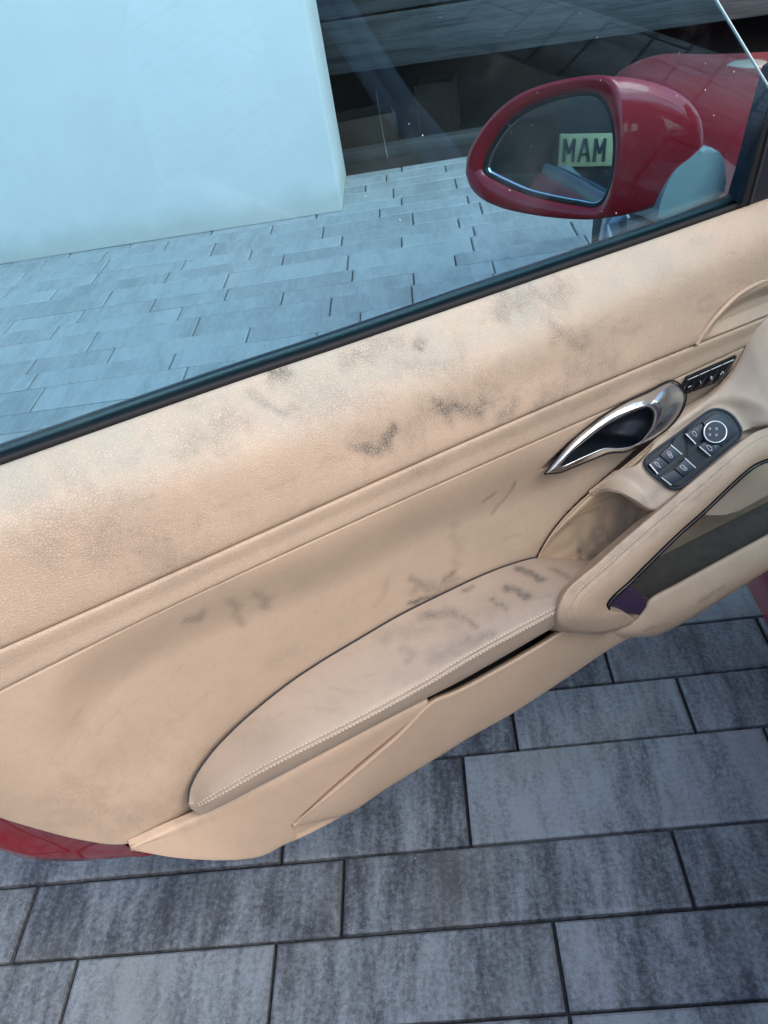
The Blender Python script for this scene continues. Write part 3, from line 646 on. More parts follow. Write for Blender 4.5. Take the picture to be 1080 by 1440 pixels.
H = [Lc + np.array([.004, -.038, -.038]), Lc + np.array([.001, -.013, -.012]), Lc]
for f in (.06, .14, .24, .36, .5, .64, .78, .9, .97): H.append(hsec(f, bul * math.sin(math.pi * f ** .85) ** .9))
Hs = len(H); H += [Rc, Rc + np.array([-.001, .001, -.006]), Rc + np.array([-.002, .002, -.02])]
Hn = len(H); p = catmull(np.array([h.reshape(-1) for h in H]), 100).reshape(100, 170, 3).transpose(1, 0, 2)
seam_l = hsec(.20, 0) ; ridge = hsec(.30, 0)
def hcol(f): 
    r = hsec(f, bul * math.sin(math.pi * f ** .85) ** .9); return int(np.argmin(np.linalg.norm(p - r[:, None], axis=2).mean(0)))
jg = hcol(.20); p[30:, jg, 2] -= .0012; p[30:, jg - 1, 2] -= .0004; p[30:, jg + 1, 2] -= .0004
grid_obj('pull_handle', loc(p), M['plastic'], door, .002, dirt=dirt_of(p))
for dj in (-3, 3): stitches('stitching', loc(p[26:160, jg + dj] + [0, 0, .0003]), M['stitch'], door, .0030, .0016, .0008)
edge = catmull(np.array(Rp), 220)[46:]; edge[:, 2] -= .003
tube('handle_trim_strip', loc(np.array([on(x + 2.2, y + 2.2, w_) for x, y, w_ in edge])), .0030, M['gloss_black'], door, 8)

# door bin: rail, back wall, floor
Rt = Curve([(892, 874, .128), (905, 858, .128), (917, 843, .127), (955, 821, .126), (1017, 787, .125), (1080, 753, .124), (1130, 726, .123)])
Rb = Curve([(800, 887, .120), (847, 892, .122), (900, 895, .124), (920, 893, .125), (942, 885, .126), (967, 872, .126), (1000, 852, .126), (1080, 802, .126), (1130, 770, .126)])
sr0 = on(849, 891, .126)[0]
rt_l = [(848, 889, .126), (872, 883, .128), (892, 874, .130), (905, 861, .131), (915, 844, .130), (955, 821, .128), (1017, 787, .127), (1080, 753, .126), (1135, 724, .125)]
rb_l = [(846, 893, .122), (876, 896, .124), (900, 896, .125), (915, 895, .126), (930, 891, .127), (967, 872, .128), (1022, 838, .128), (1080, 802, .128), (1135, 768, .128)]
rr = catmull(np.hstack([np.array(rt_l), np.array(rb_l)]), 120); a_ = np.array([on(*v) for v in rr[:, :3]]); b_ = np.array([on(*v) for v in rr[:, 3:]])
kk = sm(np.linspace(0, 1, 120), 0, .3)[:, None]
def rsec(f, dw, dz=0): return a_ * (1 - f) + b_ * f + np.array([0, dz, dw]) * kk
H = [a_ + [0, -.02, -.012] * kk, a_ + [0, -.004, -.006] * kk, a_, rsec(.2, .009), rsec(.45, .014), rsec(.75, .011), rsec(.95, .003), b_, b_ + [0, .006, -.012]]
p2 = catmull(np.array([(np.asarray(h)).reshape(-1) for h in H]), 40).reshape(40, 120, 3).transpose(1, 0, 2)
grid_obj('bin_rail', loc(p2), M['plastic'], door, .002, dirt=dirt_of(p2))
s_b = np.linspace(on(892, 874, .128)[0] + .002, 1.12, 60); rt_ = Rt(s_b); hl = Curve([(853, 850, .15), (905, 800, .15), (987, 724, .146), (1048, 666, .145), (1130, 630, .145)])(s_b)
wallt = Curve([(860, 800, .06), (950, 722, .055), (1040, 640, .055), (1130, 590, .055)])(s_b)
G = loft(s_b, [wallt, wallt * .6 + rt_ * .4 + [0, -.035], np.stack([rt_[:, 0] + .02, np.full(60, .050)], -1), np.stack([rt_[:, 0] - .030, np.full(60, .047)], -1)], 30)
grid_obj('bin_wall', loc(G), rough_mat('bin_wall_trim', (0.33, 0.24, 0.165), (0.26, 0.19, 0.13), 25, 0.7), door, .002)
G = loft(s_b, [np.stack([rt_[:, 0] - .018, np.full(60, .043)], -1), np.stack([rt_[:, 0] - .034, np.full(60, .070)], -1), np.stack([rt_[:, 0] - .036, np.full(60, .097)], -1), np.stack([rt_[:, 0] - .004, np.full(60, .121)], -1)], 26)
grid_obj('bin_floor', loc(G), rough_mat('bin_floor_felt', (0.075, 0.058, 0.047), (0.05, 0.04, 0.034), 60), door, .002)
ins = [(1000, 722, .085), (985, 727, .085), (1005, 700, .085), (1045, 665, .085), (1090, 640, .085), (1140, 640, .085), (1140, 665, .085), (1080, 696, .085), (1040, 718, .085), (1018, 727, .085)]
f_ = tr(ins); solid('bin_insert', loc(f_), loc(f_ - [0, 0, .012]), M['console'], door, .003)
pe = tr([(851, 859, .134), (860, 840, .134), (884, 826, .134), (911, 842, .134), (910, 853, .135), (900, 866, .136)])
solid('bin_end_trim', loc(pe), loc(pe - [0, .0, .02]), M['purple'], door, .002)

# interior door handle
O_ = [(767, 666), (781, 648), (803, 622), (844, 588), (880, 566), (910, 552), (945, 537), (962, 554), (958, 577), (940, 601), (918, 617), (897, 627), (879, 635), (856, 637), (835, 645), (810, 655), (787, 664)]
I_ = [(788, 655), (797, 643), (811, 630), (850, 600), (880, 584), (902, 575), (913, 573), (919, 581), (917, 597), (908, 612), (899, 622), (886, 628), (870, 630), (850, 630), (832, 637), (808, 648), (793, 655)]
hw = [.062] * 17; rise = [.004, .005, .006, .007, .009, .014, .022, .024, .022, .016, .010, .008, .007, .006, .005, .004, .003]
oi = np.hstack([np.array(O_, float), np.array(I_, float), np.array(rise)[:, None]]); oi = catmull(np.vstack([oi, oi[:1]]), 181)
def ringp(f, w_, rs=0.): return np.array([on(a[0] * (1 - f) + a[2] * f, a[1] * (1 - f) + a[3] * f, w_ + a[4] * rs) for a in oi])
H = [ringp(0, .036), ringp(0.0, .0655), ringp(.10, .0665, .2), ringp(.35, .0675, .62), ringp(.62, .0675, .95), ringp(.84, .0675, 1.15), ringp(.97, .0675, 1.0), ringp(1.02, .0665, .5), ringp(1.03, .040)]
p3 = catmull(np.array([h.reshape(-1) for h in H]), 40).reshape(40, 181, 3).transpose(1, 0, 2)
i0, i1 = 62, 112
grid_obj('handle_surround', loc(np.concatenate([p3[i1:], p3[1:i0 + 1]])), M['chrome'], door)
grid_obj('handle_lever', loc(p3[i0:i1 + 1]), M['chrome2'], door)
rin = ringp(1.0, .060); cen = rin.mean(0)
G = np.stack([rin, rin * .97 + cen * .03 + [0, 0, -.012], rin * .75 + cen * .25 + [0, -.002, -.030], rin * .35 + cen * .65 + [0, -.002, -.036], rin * 0.001 + cen * .999 + [0, -.002, -.037]], 1)
grid_obj('handle_bowl', loc(G), M['bowl'], door)
tube('handle_shadow_gap', loc(ringp(-.05, .0655)), .0012, M['black'], door, 6)

# memory buttons
ta, tb, ba, bb = [np.array(v, float) for v in ((967, 533), (1034, 503), (960, 554), (1015, 534))]
fr0 = tr([(957, 548, .060), (966, 530, .060), (1037, 501, .060), (1017, 536, .060), (961, 556, .060)]); solid('button_frame', loc(fr0), loc(fr0 - [0, 0, .01]), M['gloss_black'], door, .001)
for i in range(4):
    f0, f1 = i / 4 + .012, (i + 1) / 4 - .012
    q4 = [ta + (tb - ta) * f0, ta + (tb - ta) * f1, ba + (bb - ba) * f1, ba + (bb - ba) * f0]
    q4 = [q4[0] + (q4[3] - q4[0]) * .1, q4[1] + (q4[2] - q4[1]) * .1, q4[2], q4[3]]
    fa = tr([(x, y, .0625) for x, y in q4]); b_o = solid('memory_button', loc(fa), loc(fa - [0, 0, .003]), M['gloss_black'], door, .0006, 2)
    a_, c_ = q4[0], q4[1]
    tube('button_edge', loc(tr([(a_[0], a_[1] - .5, .063), (c_[0], c_[1] - .5, .063)], 4)), .0007, M['silver'], door, 6)
    m0 = (q4[0] + q4[1] + q4[2] + q4[3]) / 4 + np.array([-1, 2])
    gl_ = [[(-2, 1), (2, -1)], [(0, -2), (1, 2)], [(-1, -2), (2, -1), (-1, 1), (2, 2)], [(-2, 2), (0, -1), (2, -3), (3, 1)]][i]
    tube('button_mark', loc(tr([(m0[0] + x, m0[1] + y, .0632) for x, y in gl_], 8)), .00045, M['white'], door, 5)

# switch panel, measured on its own tilted plane
ctr = outl.mean(0)
solid('switch_panel', [swp(*v, .001) for v in outl], [swp(*v, -.014) for v in outl], M['bezel'], door, .0012)
inn = ctr + (outl - ctr) * .93
tube('switch_rim', np.array([swp(*v, .001) for v in ctr + (outl - ctr) * .965]), .0019, M['button'], door, 8, closed=True)
ou2 = ctr + (outl - ctr) * 1.06
def button(name, poly, h=.005, m='button', bev=.0009): return solid(name, [swp(x, y, h) for x, y in poly], [swp(x, y, -.001) for x, y in poly], M[m], door, bev, 2)
def pill(name, a, b, h, r, m='silver'): return tube(name, catmull(np.array([swp(*a, h), swp(*b, h)]), 6), r, M[m], door, 8)
button('window_button', [(254, 393), (355, 470), (250, 552), (168, 480)], .006)
button('window_button', [(162, 485), (243, 557), (150, 632), (75, 552)], .006)
button('window_button', [(378, 510), (468, 588), (373, 662), (293, 596)], .006)
button('window_button', [(287, 601), (367, 668), (268, 733), (180, 664)], .006)
button('mirror_button', [(385, 298), (515, 208), (560, 260), (545, 335), (472, 386)], .005)
button('mirror_button', [(496, 404), (560, 352), (660, 390), (690, 412), (598, 488)], .005)
button('mirror_plate', [(524, 202), (640, 120), (700, 130), (832, 262), (815, 305), (697, 405), (640, 378), (560, 345), (570, 260)], .0045)
for a, b in (((258, 394), (352, 474)), ((378, 507), (468, 588)), ((80, 556), (150, 638)), ((180, 668), (262, 733)), ((386, 300), (470, 386)), ((499, 408), (594, 489))): pill('button_edge', a, b, .0062, .0011)
pill('divider', (158, 655), (400, 482), .003, .0011, 'gloss_black')
kc = swp(622, 290, .005); kx = swp(717, 290, .005) - kc; ky = swp(622, 380, .005) - kc; rad = .5 * (np.linalg.norm(kx) + np.linalg.norm(ky))
ex = kx / np.linalg.norm(kx); ey = np.cross(nrm, ex)
circ = [kc + math.cos(a) * kx + math.sin(a) * ky for a in np.linspace(0, 2 * math.pi, 40, endpoint=False)]
tube('mirror_knob_ring', np.array(circ) + nrm * .004, .0012, M['silver'], door, 8, closed=True)
solid('mirror_knob', [kc + (v - kc) * .94 + nrm * .0045 for v in circ], [kc + (v - kc) * .94 - nrm * .003 for v in circ], M['button'], door, .0012)
def mark(name, polys, h=.0062, r=.00033):
    for pl in polys:
        tube(name, catmull(np.array([swp(*v, h) for v in pl]), 4 * len(pl)), r, M['white'], door, 5)
for dx, dy in ((-34, -32), (22, -32), (-34, 18), (20, 22)):
    a = np.array([622 + dx, 290 + dy]); mark('arrow_mark', [[a + (-8, -6), a + (10, -8), a + (2, 10), a + (-8, -6)]], .0102)
def icon(name, c, pls): mark(name, [[(c[0] + x, c[1] + y) for x, y in pl] for pl in pls])
icon('window_icon', (250, 476), [[(-22, -22), (-2, -26), (14, -6), (24, 24), (4, 22), (-12, 2), (-22, -22)], [(-8, -10), (12, 12)], [(6, -6), (-6, 6)]])
icon('window_icon', (366, 586), [[(-30, -10), (-6, -24), (18, -4), (32, 14), (12, 22), (-10, 8), (-30, -10)], [(-4, -10), (12, 8)], [(20, 0), (10, 14)]])
icon('roof_icon', (148, 562), [[(-28, -22), (-8, -20), (12, 0), (28, 24), (8, 16), (-12, -2), (-28, -22)], [(2, -50), (8, -44)]])
icon('mirror_icon', (458, 300), [[(-16, -14), (0, -20), (16, 0), (20, 20), (4, 18), (-12, 2), (-16, -14)], [(18, -40), (28, -30)]])
icon('mirror_icon', (585, 420), [[(-24, -20), (-8, -22), (18, 0), (22, 20), (2, 20), (-14, 2), (-24, -20)], [(46, -20), (54, -10)]])

# belt seals and glass
seal = np.stack([s_all, b0[:, 0], b0[:, 1]], -1); sx = seal[::6]
def strip(name, prof, m):
    G = np.array([[sx[i] + np.array([0, dz, dw]) for dz, dw in prof] for i in range(len(sx))]); return grid_obj(name, loc(G), m, door, closed=True)
strip('window_seal', [(-.02, -.0045), (.0010, -.0006), (.0058, -.0012), (.0068, -.0030), (.0056, -.0048), (.0066, -.0066), (.0048, -.0084), (-.02, -.009)], M['black'])
strip('outer_moulding', [(-.03, -.0185), (.004, -.0175), (.0082, -.019), (.0098, -.022), (.0092, -.027), (.003, -.034), (-.04, -.04)], M['moulding'])
TILT = .20; ZB = .835
def gw(z): return -.0125 + (z - ZB) * TILT
gf0, gf1 = on(1008, 0, gw(1.09)), on(1080, 115, gw(1.0)); sl = (gf1[0] - gf0[0]) / (gf1[1] - gf0[1])
def sfr(z): return gf0[0] + (z - gf0[1]) * sl
gz = [.80, 1.31]; prof = [(-.40, .80), (sfr(.80), .80), (sfr(1.0), 1.0), (sfr(1.27), 1.27), (sfr(1.31) - .06, 1.31), (-.36, 1.30)]
fr_ = np.array([(s, z, gw(z)) for s, z in prof]); solid('window_glass', loc(fr_), loc(fr_ - [0, 0, .004]), M['glass'], door, 0, smooth=False)
ge = np.array([(sfr(z) + .0008, z, gw(z) - .002) for z in np.linspace(.83, 1.27, 12)]); tube('glass_edge', loc(ge), .0016, mat('ground_glass_edge', (0.62, 0.72, 0.70), 0.35), door, 6)
sp = tr([(1046, 286, .001), (1060, 240, .001), (1079, 168, .001), (1100, 95, .001), (1150, 60, .001), (1150, 310, .001), (1085, 296, .001), (1066, 288, .001)])
solid('mirror_sail', loc(sp), loc(sp - [0, 0, .03]), M['bezel'], door, .003)
tube('sail_seal', loc(tr([(1045, 286, .004), (1058, 240, .004), (1077, 168, .004), (1098, 95, .004)], 20)), .0042, M['black'], door)
tube('sail_seal', loc(tr([(1055, 286, .005), (1068, 240, .005), (1087, 168, .005), (1108, 95, .005)], 20)), .0022, M['moulding'], door)
# specks and one scratch on the glass
bm = bmesh.new(); rs = random.Random(3)
for i in range(34):
    x, y = rs.uniform(430, 1040), rs.uniform(0, 320); z = on(x, y, .02)[1]; c = on(x, y, gw(z) + .0006); c = loc(c); r = rs.choice((.0004, .0005, .0006, .0010)) * .8
    bmesh.ops.create_icosphere(bm, subdivisions=1, radius=r, matrix=Matrix.Translation(c) @ Matrix.Diagonal((1, .3, rs.uniform(.7, 1.6), 1)))
o = bm_obj('dust_specks', bm, mat('pale_dust', (0.5, 0.5, 0.47), 0.8), door); o['kind'] = 'stuff'
def ong(x, y): z = on(x, y, .02)[1]; return on(x, y, gw(z) + .0004)
tube('scratch', loc(np.array([ong(*v) for v in catmull(np.array([(529, 128), (534, 160), (539, 190), (545, 222)], float), 16)])), np.linspace(.00005, .00018, 16), M['grey2'], door, 5)

# red metal shell of the door
fl_ = Curve([(-60, 1170, -.01), (0, 1194, -.004), (39, 1206, .0), (97, 1210, .006), (155, 1207, .018), (210, 1201, .034)])
s_s = np.linspace(SMIN, SMAX, 120); f0 = fl_(s_s); s_end = on(210, 1201, .034)[0]
hid = np.stack([np.full(120, .262), np.full(120, .0)], -1); mx = sm(s_s, s_end - .01, s_end + .10)[:, None]; f0 = f0 * (1 - mx) + hid * mx
le2 = np.where((s_s < on(183, 1194, .082)[0])[:, None], ledge(s_s), np.stack([np.full(120, .30), np.full(120, .06)], -1))
bb_ = belt(s_s); yb = np.stack([bb_[:, 0] - .012, np.full(120, -.036)], -1)
G = loft(s_s, [yb + [.0, .012], yb, yb + [-.05, -.035], np.stack([np.full(120, .60), np.full(120, -.115)], -1), np.stack([f0[:, 0] * .5 + .22, np.full(120, -.12)], -1), f0 + [.02, -.075], f0 + [.003, -.02], f0, f0 * .5 + le2 * .5 + [.004, -.008], le2 + [.01, -.012]], 60)
grid_obj('door_shell', loc(G), M['red'], door, .0015)
cap = G[0]; tc_ = np.vstack([cap, np.array([[SMIN, .62, .05], [SMIN, .72, .05], [SMIN, .82, .03]])]); 
me = bpy.data.meshes.new('door_edge'); cl = loc(tc_); n_ = len(cl); me.from_pydata(cl.tolist() + (cl + [.012, 0, 0]).tolist(), [], [tuple(range(n_)), tuple(range(2 * n_ - 1, n_ - 1, -1))] + [(i, (i + 1) % n_, n_ + (i + 1) % n_, n_ + i) for i in range(n_)]); link('door_edge', me, door, M['red'])

# wing mirror (moves with the door)
nm = np.array([-.86, .13, .49]); nm /= np.linalg.norm(nm)          # s, z, w : where the glass faces
pc = on(770, 215, -.15)
def on_plane(x, y, p0, n_):
    d = ray(x, y); dl = np.array([d @ DU, d[2], d @ DN]); o = np.array([(CO - A0) @ DU, CO[2], (CO - A0) @ DN]); return o + dl * (((p0 - o) @ n_) / (dl @ n_))
def mz(v): return (620 + v[0] / 2.348, 60 + v[1] / 2.348)
Fo = [(82, 430), (88, 375), (110, 325), (150, 265), (205, 208), (270, 165), (340, 138), (430, 117), (510, 109), (555, 118), (580, 160), (594, 230), (599, 310), (593, 390), (578, 465), (556, 535), (535, 575), (490, 583), (430, 582), (350, 575), (270, 562), (200, 545), (140, 518), (100, 480)]
Go = [(146, 415), (158, 370), (185, 320), (225, 268), (285, 222), (350, 192), (420, 172), (480, 165), (520, 172), (550, 205), (570, 260), (578, 320), (575, 400), (560, 480), (540, 520), (515, 538), (450, 530), (370, 515), (290, 495), (220, 465), (170, 440), (150, 428)]
Fp = catmull(np.array([mz(v) for v in Fo + Fo[:1]]), 97)[:-1]; Gp = catmull(np.array([mz(v) for v in Go + Go[:1]]), 97)[:-1]
F3 = np.array([on_plane(*v, pc, nm) for v in Fp]); G3 = np.array([on_plane(*v, pc - nm * .010, nm) for v in Gp])
# match both loops from the same corner
j0 = np.argmin(np.linalg.norm(Gp - Fp[0], axis=1)); G3 = np.roll(G3, -j0, 0)
cF = F3.mean(0); apex = on_plane(972, 206, pc - nm * .13, nm)
secs = [G3 * .985 + G3.mean(0) * .015 - nm * .006, G3 + nm * .0, G3 * .8 + F3 * .2 + nm * .006, G3 * .35 + F3 * .65 + nm * .0045, F3 + nm * .0005]
for t_ in (.06, .14, .25, .38, .52, .66, .78, .88, .95, .99, 1.0):
    r_ = max((1 - t_ ** 1.9), 1e-4) ** .62; c_ = cF + (apex - cF) * t_; secs.append(c_ + (F3 - cF) * r_)
G = catmull(np.array([h.reshape(-1) for h in secs]), 64).reshape(64, 96, 3); G = np.concatenate([G, G[:, :1]], 1)
grid_obj('mirror_housing', loc(G), M['red'], door)
gs = [G3.mean(0) + (G3 - G3.mean(0)) * k_ - nm * .004 for k_ in (.975,)][0]
solid('mirror_glass', loc(gs), loc(gs - nm * .004), M['mirror'], door, 0, smooth=False)
tube('mirror_bezel', loc(np.vstack([gs, gs[:1]]) + nm * .001), .0022, M['chrome2'], door, 8)
tube('mirror_gap', loc(np.vstack([G3, G3[:1]]) + nm * .0015), .0036, M['black'], door, 8)
ft_ = catmull(np.array([(925, 314), (926, 302), (929, 285), (936, 265), (950, 240), (972, 222), (992, 208), (1004, 208), (1014, 217), (1019, 232), (1021, 255), (1021, 272), (985, 288), (950, 302), (925, 314)], float), 60)[:-1]
f_ = np.array([on(x, y, -.045) for x, y in ft_]); solid('mirror_foot', loc(f_), loc(f_ - [-.01, 0, .07]), M['foot'], door, .007, 4)
f_ = tr([(925, 321, -.040), (1021, 283, -.040), (1022, 318, -.040), (925, 352, -.040)]); solid('mirror_plinth', loc(f_), loc(f_ - [0, 0, .06]), M['foot'], door, .002)

tube('foot_gap', loc(tr([(905, 327, -.043), (960, 304, -.043), (1022, 279, -.043)], 12)), .004, M['black'], door, 8)

# ------------------------------------------------------------------ the red car the door belongs to
car = empty('red_car', (1.35, 1.0, 0)); tag(car, 'deep red low sports car whose front wing shows past the open door', 'car')
def cl_(x, y, z): return np.array([x - 1.35, y - 1.0, z])
WX, WY, WZ, AR = .445, 1.97, .33, .365
def x_out(y_): return .455 + .5 * max(0, (y_ - 2.15) / .92) ** 2.3 - .03 * math.exp(-((y_ - 1.97) / .3) ** 2)
def z_top(y_): return np.interp(y_, [1.1, 1.5, 1.97, 2.4, 2.75, 2.95, 3.05], [.82, .82, .82, .79, .70, .55, .42])
ys = np.linspace(1.16, 3.06, 110); Gs = []
for y_ in ys:
    xo, zt_ = x_out(y_), z_top(y_); zlo = .16
    pr = np.array([(xo + .10, zlo), (xo + .03, zlo + .02), (xo + .012, .30), (xo, .46), (xo + .012, zt_ - .12), (xo + .05, zt_ - .03), (xo + .14, zt_), (xo + .30, zt_ - .02), (1.10 if xo < .9 else xo + .25, zt_ - .05), (1.36, zt_ - .045)])
    pr[8, 0] = max(pr[8, 0], pr[7, 0] + .05); pr[9, 0] = max(pr[9, 0], pr[8, 0] + .03)
    q = catmull(pr, 70); Gs.append(np.stack([q[:, 0], np.full(70, y_), q[:, 1]], -1))
Gs = np.array(Gs); nu, nv = Gs.shape[:2]; me = bpy.data.meshes.new('front_body')
rad_ = np.hypot(Gs[..., 1] - WY, Gs[..., 2] - WZ); side = Gs[..., 0] < .62
for i in range(nu):
    for j in range(nv):
        if side[i, j] and abs(rad_[i, j] - AR) < .014:
            f = AR / rad_[i, j]; Gs[i, j, 1] = WY + (Gs[i, j, 1] - WY) * f; Gs[i, j, 2] = WZ + (Gs[i, j, 2] - WZ) * f
rad_ = np.hypot(Gs[..., 1] - WY, Gs[..., 2] - WZ)
fc = []
for i in range(nu - 1):
    for j in range(nv - 1):
        qd = [(i, j), (i + 1, j), (i + 1, j + 1), (i, j + 1)]
        if sum(rad_[a] < AR - .002 and side[a] for a in qd) >= 2: continue
        fc.append(tuple(a * nv + b for a, b in qd))
me.from_pydata((Gs.reshape(-1, 3) - [1.35, 1.0, 0]).tolist(), [], fc); me.update(); me.shade_smooth()
o = link('front_body', me, car, M['red']); sdm = o.modifiers.new('thickness', 'SOLIDIFY'); sdm.thickness = .012; sdm.offset = 1
# headlamp lens on the crest of the wing
qq = Gs.reshape(-1, 3) - CO; dd_ = qq @ CF; pxy = np.stack([540 + FPX * (qq @ CR) / dd_, 720 - FPX * (qq @ CU) / dd_], 1); bi_ = np.argmin(np.linalg.norm(pxy - [1050, 92], axis=1)); hp = Gs.reshape(-1, 3)[bi_]
G = np.array([[cl_(*(hp + np.array([.045 * math.cos(u_) * math.cos(v_), .055 * math.sin(v_), .008 * math.sin(u_) * math.cos(v_)]))) for u_ in np.linspace(0, 2 * math.pi, 25)] for v_ in np.linspace(-1.55, 1.55, 15)])
grid_obj('headlamp', G, mat('clear_lamp_lens', (0.45, 0.42, 0.34), 0.12, 0.3), car)
ang = np.linspace(-.35, math.pi + .35, 40)
tube('arch_lip', np.array([cl_(x_out(WY + AR * math.cos(a)) + .014 + .01 * abs(math.cos(a)), WY + AR * math.cos(a), WZ + AR * math.sin(a)) for a in ang]), .008, M['red'], car)
box('arch_liner', -.70, -.45, WY - 1 - .42, WY - 1 + .42, .15, .69, M['black'], car)
def lathe(name, prof, m, parent, seg=48):
    G = np.array([[(x, r * math.cos(a), r * math.sin(a)) for x, r in prof] for a in np.linspace(0, 2 * math.pi, seg + 1)]); return grid_obj(name, G, m, parent)
wh = empty('wheel'); wh.parent = car; wh.location = cl_(WX, WY, WZ); wh.rotation_euler = (0.3, 0, math.radians(2))
lathe('tyre', [(.20, .245), (.21, .30), (.195, .325), (.15, .335), (.06, .335), (.02, .328), (.0, .30), (.008, .255), (.02, .243)], M['tyre'], wh)
lathe('rim', [(.20, .243), (.10, .225), (.03, .232), (.006, .243), (.002, .238), (.012, .226), (.09, .215), (.13, .05), (.13, .001)], M['alloy'], wh)
for k in range(5):
    a = k * 2 * math.pi / 5; bm = bmesh.new()
    for w0, w1, r0, r1, x0, x1 in ((.030, .022, .03, .228, .022, .012),):
        vs0 = [(x0, -w0, r0), (x0, w0, r0), (x1, w1, r1), (x1, -w1, r1)]; vs1 = [(x0 + .03, -w0, r0), (x0 + .03, w0, r0), (x1 + .03, w1, r1), (x1 + .03, -w1, r1)]
        A = [bm.verts.new(v) for v in vs0]; B = [bm.verts.new(v) for v in vs1]; bm.faces.new(A); bm.faces.new(B[::-1])
        for i in range(4): bm.faces.new((A[i], A[(i + 1) % 4], B[(i + 1) % 4], B[i]))
        bmesh.ops.bevel(bm, geom=bm.edges[:], offset=.005, segments=2, affect='EDGES', profile=.5)
    s_o = bm_obj('spoke', bm, M['alloy'], wh); s_o.rotation_euler = (a, 0, 0)
lathe('wheel_hub', [(.03, .001), (.012, .02), (.014, .032), (.05, .036)], M['alloy'], wh)
# sill, rear quarter, floor, seat
bm = bmesh.new(); box_bm(bm, -.868, -.70, -1.05, .17, .13, .29, .035); bm_obj('sill', bm, M['red'], car)
Gs = []
for y_ in np.linspace(-1.7, .03, 40):
    xo = .44 + .02 * math.cos(y_ * 1.5); zt_ = .80 + .03 * math.exp(-((y_ + .8) / .5) ** 2)
    pr = np.array([(xo + .10, .16), (xo + .02, .20), (xo, .46), (xo - .01, .62), (xo + .02, zt_ - .06), (xo + .12, zt_), (xo + .35, zt_ + .02), (1.36, zt_ + .02)]); q = catmull(pr, 40); Gs.append(np.stack([q[:, 0] - 1.35, np.full(40, y_ - 1.0), q[:, 1]], -1))
grid_obj('rear_body', np.array(Gs), M['red'], car, .02)
box('cabin_floor', -.70, .0, -1.0, .2, .16, .18, M['liner'], car); box('dashboard', -.62, .0, .12, .30, .45, .82, M['seat'], car, .04)
box('seat_base', -.62, -.10, -.72, -.20, .30, .46, M['seat'], car, .05); o = box('seat_back', -.60, -.12, -.12, .06, 0, .62, M['seat'], car, .06); o.location = (0, -.74, .38); o.rotation_euler = (math.radians(14), 0, 0)

box('roof', -.64, .64, -1.9, -.45, 1.20, 1.25, M['red'], car, .02)
box('roof_lining', -.62, .62, -1.88, -.47, 1.185, 1.197, M['liner'], car)
for sx_ in (-1, 1): tube('windscreen_pillar', np.array([(sx_ * .70, .33, .80), (sx_ * .68, .05, .97), (sx_ * .62, -.46, 1.21)]), .028, M['red'], car, 10)
ws = np.array([(-.68, .33, .81), (.68, .33, .81), (.60, -.45, 1.20), (-.60, -.45, 1.20)]); solid('windscreen', ws, ws - [0, .006, .006], M['glass'], car, 0, smooth=False)
box('rear_pillar', -.74, -.62, -1.9, -1.0, .80, 1.2, M['red'], car, .03); box('rear_pillar', .62, .74, -1.9, -1.0, .80, 1.2, M['red'], car, .03)
box('side_body', .80, .90, -1.7, .9, .15, .80, M['red'], car, .03)
bl = catmull(np.array([(.60, .22, .93), (.62, .37, .785), (.62, .52, .645), (.62, .655, .545), (.60, .78, .36)]), 40) - [1.35, 1.0, 0]
tg = np.gradient(bl, axis=0); tg /= np.linalg.norm(tg, axis=1)[:, None]; sd_ = np.cross(tg, [1, 0, 0]); sd_ /= np.linalg.norm(sd_, axis=1)[:, None]
G = np.stack([bl + sd_ * v + np.array([-h_, 0, 0]) for v, h_ in ((-.042, 0), (-.022, .003), (-.003, .001), (0, -.004), (.003, .001), (.022, .003), (.042, 0))], 1)
grid_obj('reflection_strap', G, mat('pale_strap', (0.80, 0.82, 0.84), 0.6), car, .002)  # unseen pale strap, added so its reflection streaks the door glass

# ------------------------------------------------------------------ dark car standing behind; its plate shows in the mirror
hit = on_plane(826, 211, pc - nm * .014, nm); vd = hit - np.array([(CO - A0) @ DU, CO[2], (CO - A0) @ DN]); vd /= np.linalg.norm(vd)
rf = vd - 2 * (vd @ nm) * nm; pp = hit + rf * 2.25
PW = A0 + DU * pp[0] + DN * pp[2]; PW[2] = pp[1]; rw = DU * rf[0] + DN * rf[2]; rw[2] = rf[1]
fw = -rw.copy(); fw[2] = 0; fw /= np.linalg.norm(fw); yaw = math.atan2(fw[1], fw[0]) + math.radians(-24)
dk = empty('dark_car', (PW[0], PW[1], 0), yaw); tag(dk, 'dark parked car whose pale yellow plate shows reflected in the wing mirror', 'car')
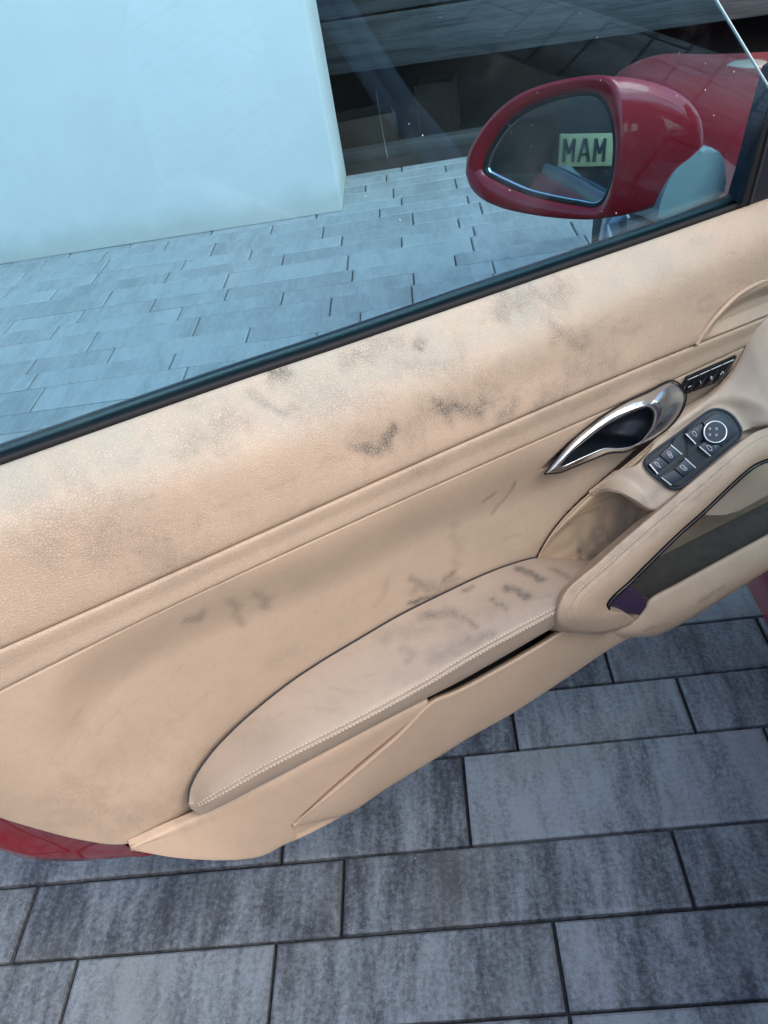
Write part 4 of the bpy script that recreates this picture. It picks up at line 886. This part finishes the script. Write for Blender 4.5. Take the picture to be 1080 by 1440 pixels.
# local: +x = out of its tail towards the mirror, y = across, z up
pz = PW[2]; py0 = -.145
secs = []
for x_, hw_, z0, z1 in ((-.02, .80, .30, .62), (-.04, .84, .22, .70), (-.12, .87, .19, .80), (-.30, .88, .18, .98), (-.7, .88, .18, 1.05), (-1.6, .88, .18, 1.2), (-2.6, .86, .18, 1.15), (-3.2, .85, .18, .9), (-4.0, .80, .2, .75)):
    a = np.linspace(0, 2 * math.pi, 41)[:-1]; sx_ = np.sign(np.cos(a)) * np.abs(np.cos(a)) ** .35; sz_ = np.sign(np.sin(a)) * np.abs(np.sin(a)) ** .35
    secs.append(np.stack([np.full(40, x_), sx_ * hw_, (z0 + z1) / 2 + sz_ * (z1 - z0) / 2], -1))
secs = [secs[0] * [1, .02, 1] + [0, 0, 0]] + secs
dz = pz - .46
G = np.array(secs); G[..., 2] = np.maximum(G[..., 2] + dz, .1); G[..., 1] += py0
grid_obj('car_body', G, M['dark_car'], dk, closed=True)
box('bumper', -.10, .03, py0 - .84, py0 + .84, max(.12, pz - .22), pz - .075, M['grey'], dk, .03)
plt = box('number_plate', .0, .012, -.405, .115, pz - .056, pz + .056, M['plate'], dk, .004)
def letter(name, polys, y0):
    bm = bmesh.new()
    for a, b, tk in polys:
        a, b = np.array(a), np.array(b); d = (b - a) / np.linalg.norm(b - a); e = np.array([-d[1], d[0]]) * tk / 2
        qs = [a - e, b - e, b + e, a + e]; f = [bm.verts.new((.0125, y0 + q[0], pz + q[1])) for q in qs]; g = [bm.verts.new((.0145, y0 + q[0], pz + q[1])) for q in qs]
        bm.faces.new(g)
        for i in range(4): bm.faces.new((f[i], f[(i + 1) % 4], g[(i + 1) % 4], g[i]))
    o = bm_obj(name, bm, M['plate_ink'], dk, False); return o
Mp = [((-.018, -.0395), (-.018, .0395), .012), ((.018, -.0395), (.018, .0395), .012), ((-.016, .034), (0, -.012), .010), ((.016, .034), (0, -.012), .0101)]
Ap = [((-.0205, -.0395), (-.002, .0395), .0118), ((.0205, -.0395), (.002, .0395), .0119), ((-.012, -.014), (.012, -.014), .010)]
letter('letter', Mp, .078); letter('letter', Ap, .018); letter('letter', Mp, -.042)
for s_ in (-.72, .72): box('tail_lamp', -.10, -.04, py0 + s_ - .10, py0 + s_ + .10, pz + .12, pz + .20, M['lamp_red'], dk, .02)

# loose grit on the paving
bm = bmesh.new(); rs = random.Random(11)
for i in range(420):
    r = rs.choice((.0007, .001, .0014, .002)); bmesh.ops.create_icosphere(bm, subdivisions=1, radius=r, matrix=Matrix.Translation((rs.uniform(-1.4, .8), rs.uniform(.3, 2.6), r * .5)) @ Matrix.Diagonal((1, rs.uniform(.6, 1.3), .7, 1)))
tag(bm_obj('grit', bm, rough_mat('stone_grit', (0.10, 0.10, 0.09), (0.32, 0.31, 0.28), 30)), 'loose stone grit scattered on the grey paving', 'grit', kind='stuff')
